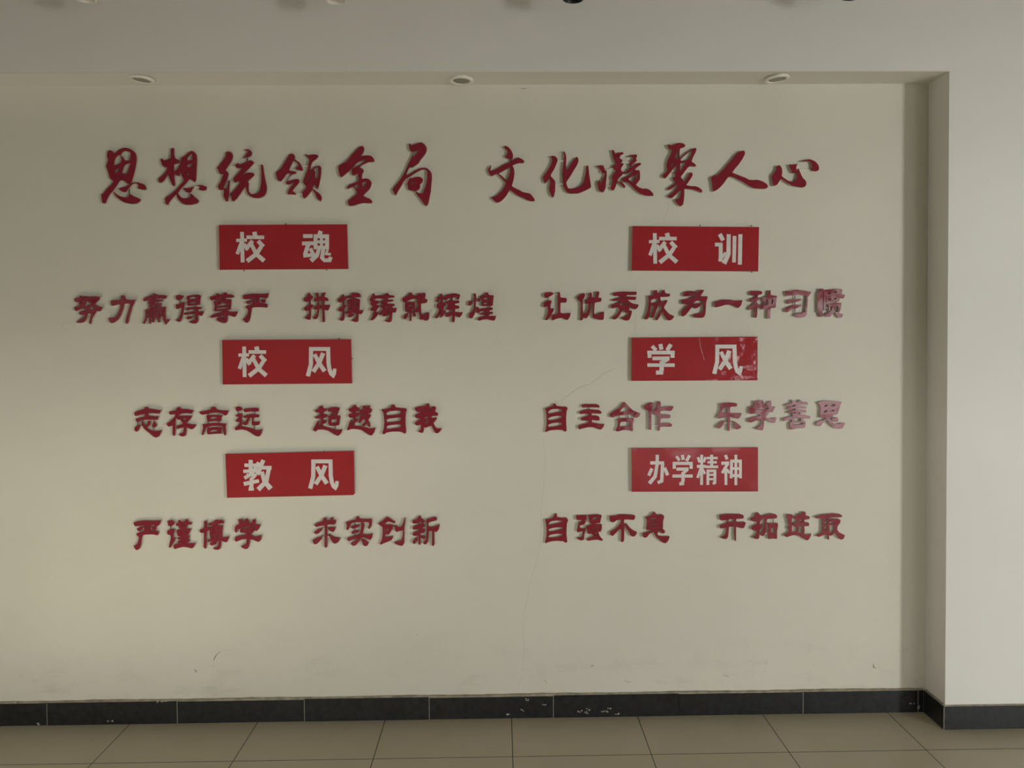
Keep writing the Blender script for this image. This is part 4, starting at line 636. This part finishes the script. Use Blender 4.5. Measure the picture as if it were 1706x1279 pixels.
# ------------------------------------------------------------------ red sign panels
SIGNS = [
["校魂",-1.0243,2.2371,[-595,207,592,207,597,-207,-594,-207],[["校",[[-382,142,35,-381,-140,35],[-437,63,30,-338,66,30],[-387,43,36,-430,-64,33],[-366,31,33,-332,-27,33],[-268,142,41,-261,103,41],[-342,92,33,-179,91,33],[-286,60,36,-334,0,36],[-235,58,37,-186,4,40],[-297,26,35,-253,-64,38,-181,-128,41],[-206,5,35,-249,-60,38,-340,-130,41]]],["魂",[[183,100,35,271,100,35],[172,32,35,286,33,35],[231,27,38,197,-74,38],[182,-81,36,280,-75,31],[248,-14,35,282,-87,35],[347,147,40,332,104,40],[281,98,36,423,97,36],[298,113,36,296,-23,36],[405,112,36,403,-23,36],[297,46,26,404,45,26],[281,-6,33,421,-7,33],[353,100,28,351,-18,28],[328,-18,36,309,-79,38,251,-130,43],[369,-20,35,355,-100,36,377,-126,33,426,-125,36,437,-94,33],[410,-25,21,393,-67,21,437,-69,25]]]],[[20,212],[-374,-213],[393,-210]]],
["校训",0.8995,2.2182,[-590,215,600,200,592,-215,-602,-200],[["校",[[-383,148,35,-379,-137,35],[-438,68,30,-338,71,30],[-388,48,36,-429,-60,33],[-365,36,33,-330,-22,33],[-268,148,41,-260,109,41],[-342,97,33,-177,96,33],[-285,66,36,-332,5,36],[-233,64,37,-182,8,40],[-295,31,35,-250,-59,38,-175,-124,41],[-202,10,35,-246,-55,38,-337,-126,41]]],["训",[[228,136,40,260,77,38],[183,38,35,255,38,35],[238,38,36,237,-121,38],[224,-112,30,286,-36,25],[313,134,38,311,-51,40,268,-140,46],[368,117,35,363,-130,35],[423,133,38,418,-151,38]]]],[[46,216],[530,211],[532,-218]]],
["校风",-1.0161,1.7028,[-599,208,599,206,602,-207,-601,-207],[["校",[[-396,146,35,-396,-139,35],[-451,66,30,-352,68,30],[-402,46,36,-444,-62,33],[-380,33,33,-346,-25,33],[-282,145,41,-275,106,41],[-356,95,33,-193,93,33],[-300,63,36,-348,3,36],[-249,61,37,-199,5,40],[-310,28,35,-267,-62,38,-194,-127,41],[-219,7,35,-263,-58,38,-354,-129,41]]],["风",[[207,119,36,403,117,36],[226,135,38,222,-23,38,192,-136,40],[384,134,38,386,-16,38,395,-77,38,410,-116,38,427,-130,36,437,-111,35,444,-67,31],[337,79,41,299,-15,38,242,-95,41],[257,69,36,299,-15,38,349,-91,41]]]],[[486,210],[602,22]]],
["学风",0.8947,1.7012,[-594,204,596,205,596,-207,-598,-202],[["学",[[-402,124,35,-364,84,35],[-324,143,38,-313,90,38],[-224,139,38,-260,83,38],[-447,64,35,-188,62,35],[-426,65,36,-426,13,36],[-209,63,38,-209,12,38],[-399,8,35,-238,8,35],[-252,3,38,-318,-36,35],[-311,-17,41,-312,-100,41,-330,-133,33],[-297,-127,33,-366,-125,40],[-447,-54,33,-189,-57,33]]],["风",[[196,115,36,396,114,36],[215,132,38,213,-27,38,185,-142,40],[376,130,38,380,-20,38,390,-83,38,406,-122,38,423,-135,36,433,-116,35,440,-72,31],[329,75,41,291,-20,38,235,-101,41],[248,65,36,291,-20,38,343,-96,41]]]],[]],
["教风",-0.9502,1.1559,[-720,236,480,253,482,-149,467,-163,-710,-176],[["教",[[-543,129,33,-414,128,30],[-484,178,38,-486,73,38],[-555,72,31,-423,76,31],[-408,154,35,-472,52,35,-545,7,33],[-526,38,25,-430,37,25],[-440,39,30,-480,-2,33,-481,-89,38],[-507,-93,35,-458,-99,23],[-552,-47,38,-410,-19,33],[-366,176,38,-423,39,41],[-389,104,33,-291,103,36],[-314,100,38,-342,-24,40,-419,-102,45],[-382,67,36,-359,-24,40,-301,-95,48]]],["风",[[81,159,36,279,157,36],[101,176,38,97,17,38,67,-97,40],[260,174,38,261,23,38,270,-39,38,286,-78,38,302,-91,36,313,-72,35,320,-29,31],[212,119,41,174,24,38,117,-56,41],[133,109,36,174,24,38,224,-52,41]]]],[[196,246]]],
["办学精神",0.8956,1.1774,[-600,210,599,205,599,-213,-598,-203],[["办",[[-357,146,31,-359,56,31,-379,-60,33,-433,-125,36],[-424,70,31,-293,68,31],[-307,68,31,-316,-103,31,-354,-119,31],[-408,17,31,-439,-51,31],[-289,24,30,-259,-49,33]]],["学",[[-176,130,28,-147,89,28],[-120,142,30,-111,94,30],[-51,137,30,-81,84,30],[-211,63,30,-23,61,30],[-197,63,30,-197,11,30],[-36,61,30,-37,10,30],[-176,8,30,-61,8,30],[-72,3,28,-118,-34,28],[-114,-25,33,-114,-105,33,-126,-134,28],[-104,-131,26,-149,-131,33],[-214,-57,30,-22,-59,30]]],["精",[[64,142,26,62,-144,26],[28,119,25,44,69,23],[100,120,23,83,70,21],[18,32,28,103,31,28],[58,19,26,24,-77,26],[69,10,23,94,-40,23],[111,110,22,216,109,23],[118,70,21,207,69,22],[103,27,25,220,26,25],[158,141,28,158,26,28],[122,1,26,122,-145,26],[109,-11,25,201,-12,25],[189,-12,26,188,-125,26,168,-134,25],[122,-49,20,189,-49,20],[122,-90,20,189,-91,20]]],["神",[[289,137,28,305,96,28],[250,59,30,323,62,30],[313,58,28,258,-35,28],[293,8,26,293,-147,26],[303,1,23,328,-36,23],[335,79,28,444,78,28],[347,79,28,343,-84,26],[431,78,28,432,-85,26],[348,8,23,431,7,23],[335,-59,28,444,-60,28],[388,139,26,388,-150,26]]]],[]]
]
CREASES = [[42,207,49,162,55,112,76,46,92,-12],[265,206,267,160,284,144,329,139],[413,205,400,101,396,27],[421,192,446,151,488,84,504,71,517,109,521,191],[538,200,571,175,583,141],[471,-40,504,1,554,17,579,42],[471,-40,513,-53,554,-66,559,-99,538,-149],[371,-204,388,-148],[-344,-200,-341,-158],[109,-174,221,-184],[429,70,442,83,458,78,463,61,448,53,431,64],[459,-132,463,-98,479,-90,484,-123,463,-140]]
SLAB = {'校魂': 'glossy red sign panel with white characters 校魂 (school soul), hung over a twelve-character line',
        '校训': 'glossy red sign panel with white characters 校训 (school motto), hung over a nine-character line',
        '校风': 'red sign panel with white characters 校风 (school ethos), middle one below the 校魂 panel',
        '学风': 'creased shiny red sign panel with white characters 学风 (study ethos), middle one below the 校训 panel',
        '教风': 'tilted red sign panel with a chipped corner and white characters 教风 (teaching ethos), lowest',
        '办学精神': 'red sign panel with four white characters 办学精神 (school spirit), lowest of its column'}
TP = 0.018
for nm, cx, cz, corn, chs, nails in SIGNS:
    root = empty('sign_panel', (cx, 0, cz))
    reg = region([unflat(corn)], [])
    bm = bmesh.new()
    add_slab(bm, reg, -TP + .0015, -.0004)
    obj('foam_board', bm, M['foam'], root)
    bm = bmesh.new()
    add_slab(bm, reg, -TP, -TP + .0014)
    obj('red_film', bm, M['red_wrinkled'] if nm == '学风' else M['red_panel'], root)
    for c, ss in chs:
        bm = bmesh.new()
        add_slab(bm, region([stroke_poly(unflat(a, 3)) for a in ss], []), -TP - .0008, -TP - .00005)
        obj('white_character', bm, M['white_film'], root)
    if nm == '学风':
        bm = bmesh.new()
        for ln in CREASES[1:]:
            pts = unflat(ln)
            for p, q in zip(pts, pts[1:]):
                add_rod(bm, (p[0], -TP + .0003, p[1]), (q[0], -TP + .0003, q[1]), .0011, 12)
        obj('film_crease_or_glint', bm, M['red_wrinkled'], root, smooth=True)
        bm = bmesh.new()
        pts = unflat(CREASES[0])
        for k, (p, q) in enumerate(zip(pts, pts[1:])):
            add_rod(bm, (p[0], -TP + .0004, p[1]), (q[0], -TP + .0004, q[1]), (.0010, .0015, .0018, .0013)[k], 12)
        obj('film_crease_or_glint', bm, M['crease_glint'], root, smooth=True)
    for nl in nails:
        bm = bmesh.new()
        x, z = nl[0] * U, nl[1] * U
        s = 1 if z > 0 else -1
        add_rod(bm, (x - .002, -.0145, z - s * .001), (x + .003, -.0105, z + s * .0035), .0022, 8)
        obj('nail', bm, M['nail'], root)
    tag(root, SLAB[nm], 'sign', 'red sign panels')

# ------------------------------------------------------------------ recessed downlights in the soffit
DOWN = [[-1.6286, -0.0932], [-0.1885, -0.0729], [1.2586, -0.0835]]
DL = ['recessed soffit downlight with a drooping white rim, above the first headline characters',
      'recessed soffit downlight with a white rim, above the gap in the headline',
      'recessed soffit downlight with a white rim, above the last headline characters near the alcove corner']
for (x, y), lab, tilt in zip(DOWN, DL, ((0.03, 0.075), (0.0, 0.02), (0.02, -0.07))):
    root = empty('recessed_downlight', (x, y, HS - .0085))
    root.rotation_euler = (tilt[0], tilt[1], 0)
    bm = bmesh.new()
    add_lathe(bm, [(.038, .009), (.0385, .001), (.041, -.0022), (.050, -.0018), (.0545, .002), (.055, .009)], 56, closed=True)
    obj('rim', bm, M['metal_white'], root, smooth=True)
    bm = bmesh.new()
    add_lathe(bm, [(0, .0015), (.0375, .0015), (.0375, .0045), (0, .0045)], 40)
    obj('lens', bm, M['lens'], root)
    tag(root, lab, 'light', 'downlights in the soffit')

# ------------------------------------------------------------------ spotlights hanging from the ceiling, only their lower rims in view
LAMPS = [[-1.7121, 3.1946], [-0.6961, 3.1903], [0.2981, 3.1886], [1.4705, 3.1916]]
LL = [('white', 'white ceiling spotlight whose rim just shows, above the character 思 of the headline'),
      ('white', 'white ceiling spotlight whose pale rim just shows, above the character 全 of the headline'),
      ('black', 'black ceiling spotlight whose round end just shows, above the character 化 of the headline'),
      ('black', 'black ceiling spotlight whose slanted rim just shows, above the character 心 of the headline')]
def lamp(x, z, colour, label, tilt):
    mat = M['metal_white'] if colour == 'white' else M['metal_black']
    root = empty('ceiling_spotlight', (x, -DR - .235, ZC))
    rot = Matrix.Rotation(tilt[0], 4, 'X') @ Matrix.Rotation(tilt[1], 4, 'Y')
    drop = ZC - z - .165
    hd = Matrix.Translation((0, 0, -drop)) @ rot
    bm = bmesh.new()
    add_lathe(bm, [(0, 0), (.030, -.002), (.036, -.02), (.040, -.15), (.043, -.160), (.043, -.165), (.038, -.165), (.033, -.14), (0, -.135)], 40, hd)
    obj('lamp_head', bm, mat, root, smooth=False)
    bm = bmesh.new()
    add_lathe(bm, [(0, -.1345), (.0325, -.1395), (.0325, -.1405), (0, -.1365)], 32, hd)
    obj('reflector', bm, M['lens'], root)
    bm = bmesh.new()
    add_rod(bm, (0, 0, -.02), (0, 0, -drop + .002), .008, 16)
    obj('stem', bm, mat, root)
    bm = bmesh.new()
    add_lathe(bm, [(0, -.0003), (.045, -.0003), (.045, -.02), (.04, -.024), (0, -.024)], 40)
    obj('canopy', bm, mat, root)
    tag(root, label, 'light', 'ceiling spotlights')
for (x, z), (c, lab), t in zip(LAMPS, LL, ((0.05, 0.0), (0.12, -0.05), (0.06, 0.03), (0.03, 0.16))):
    lamp(x, z + (0.017 if c == 'black' else 0.012) + (.006 if c == 'black' and x > 1 else 0), c, lab, t)
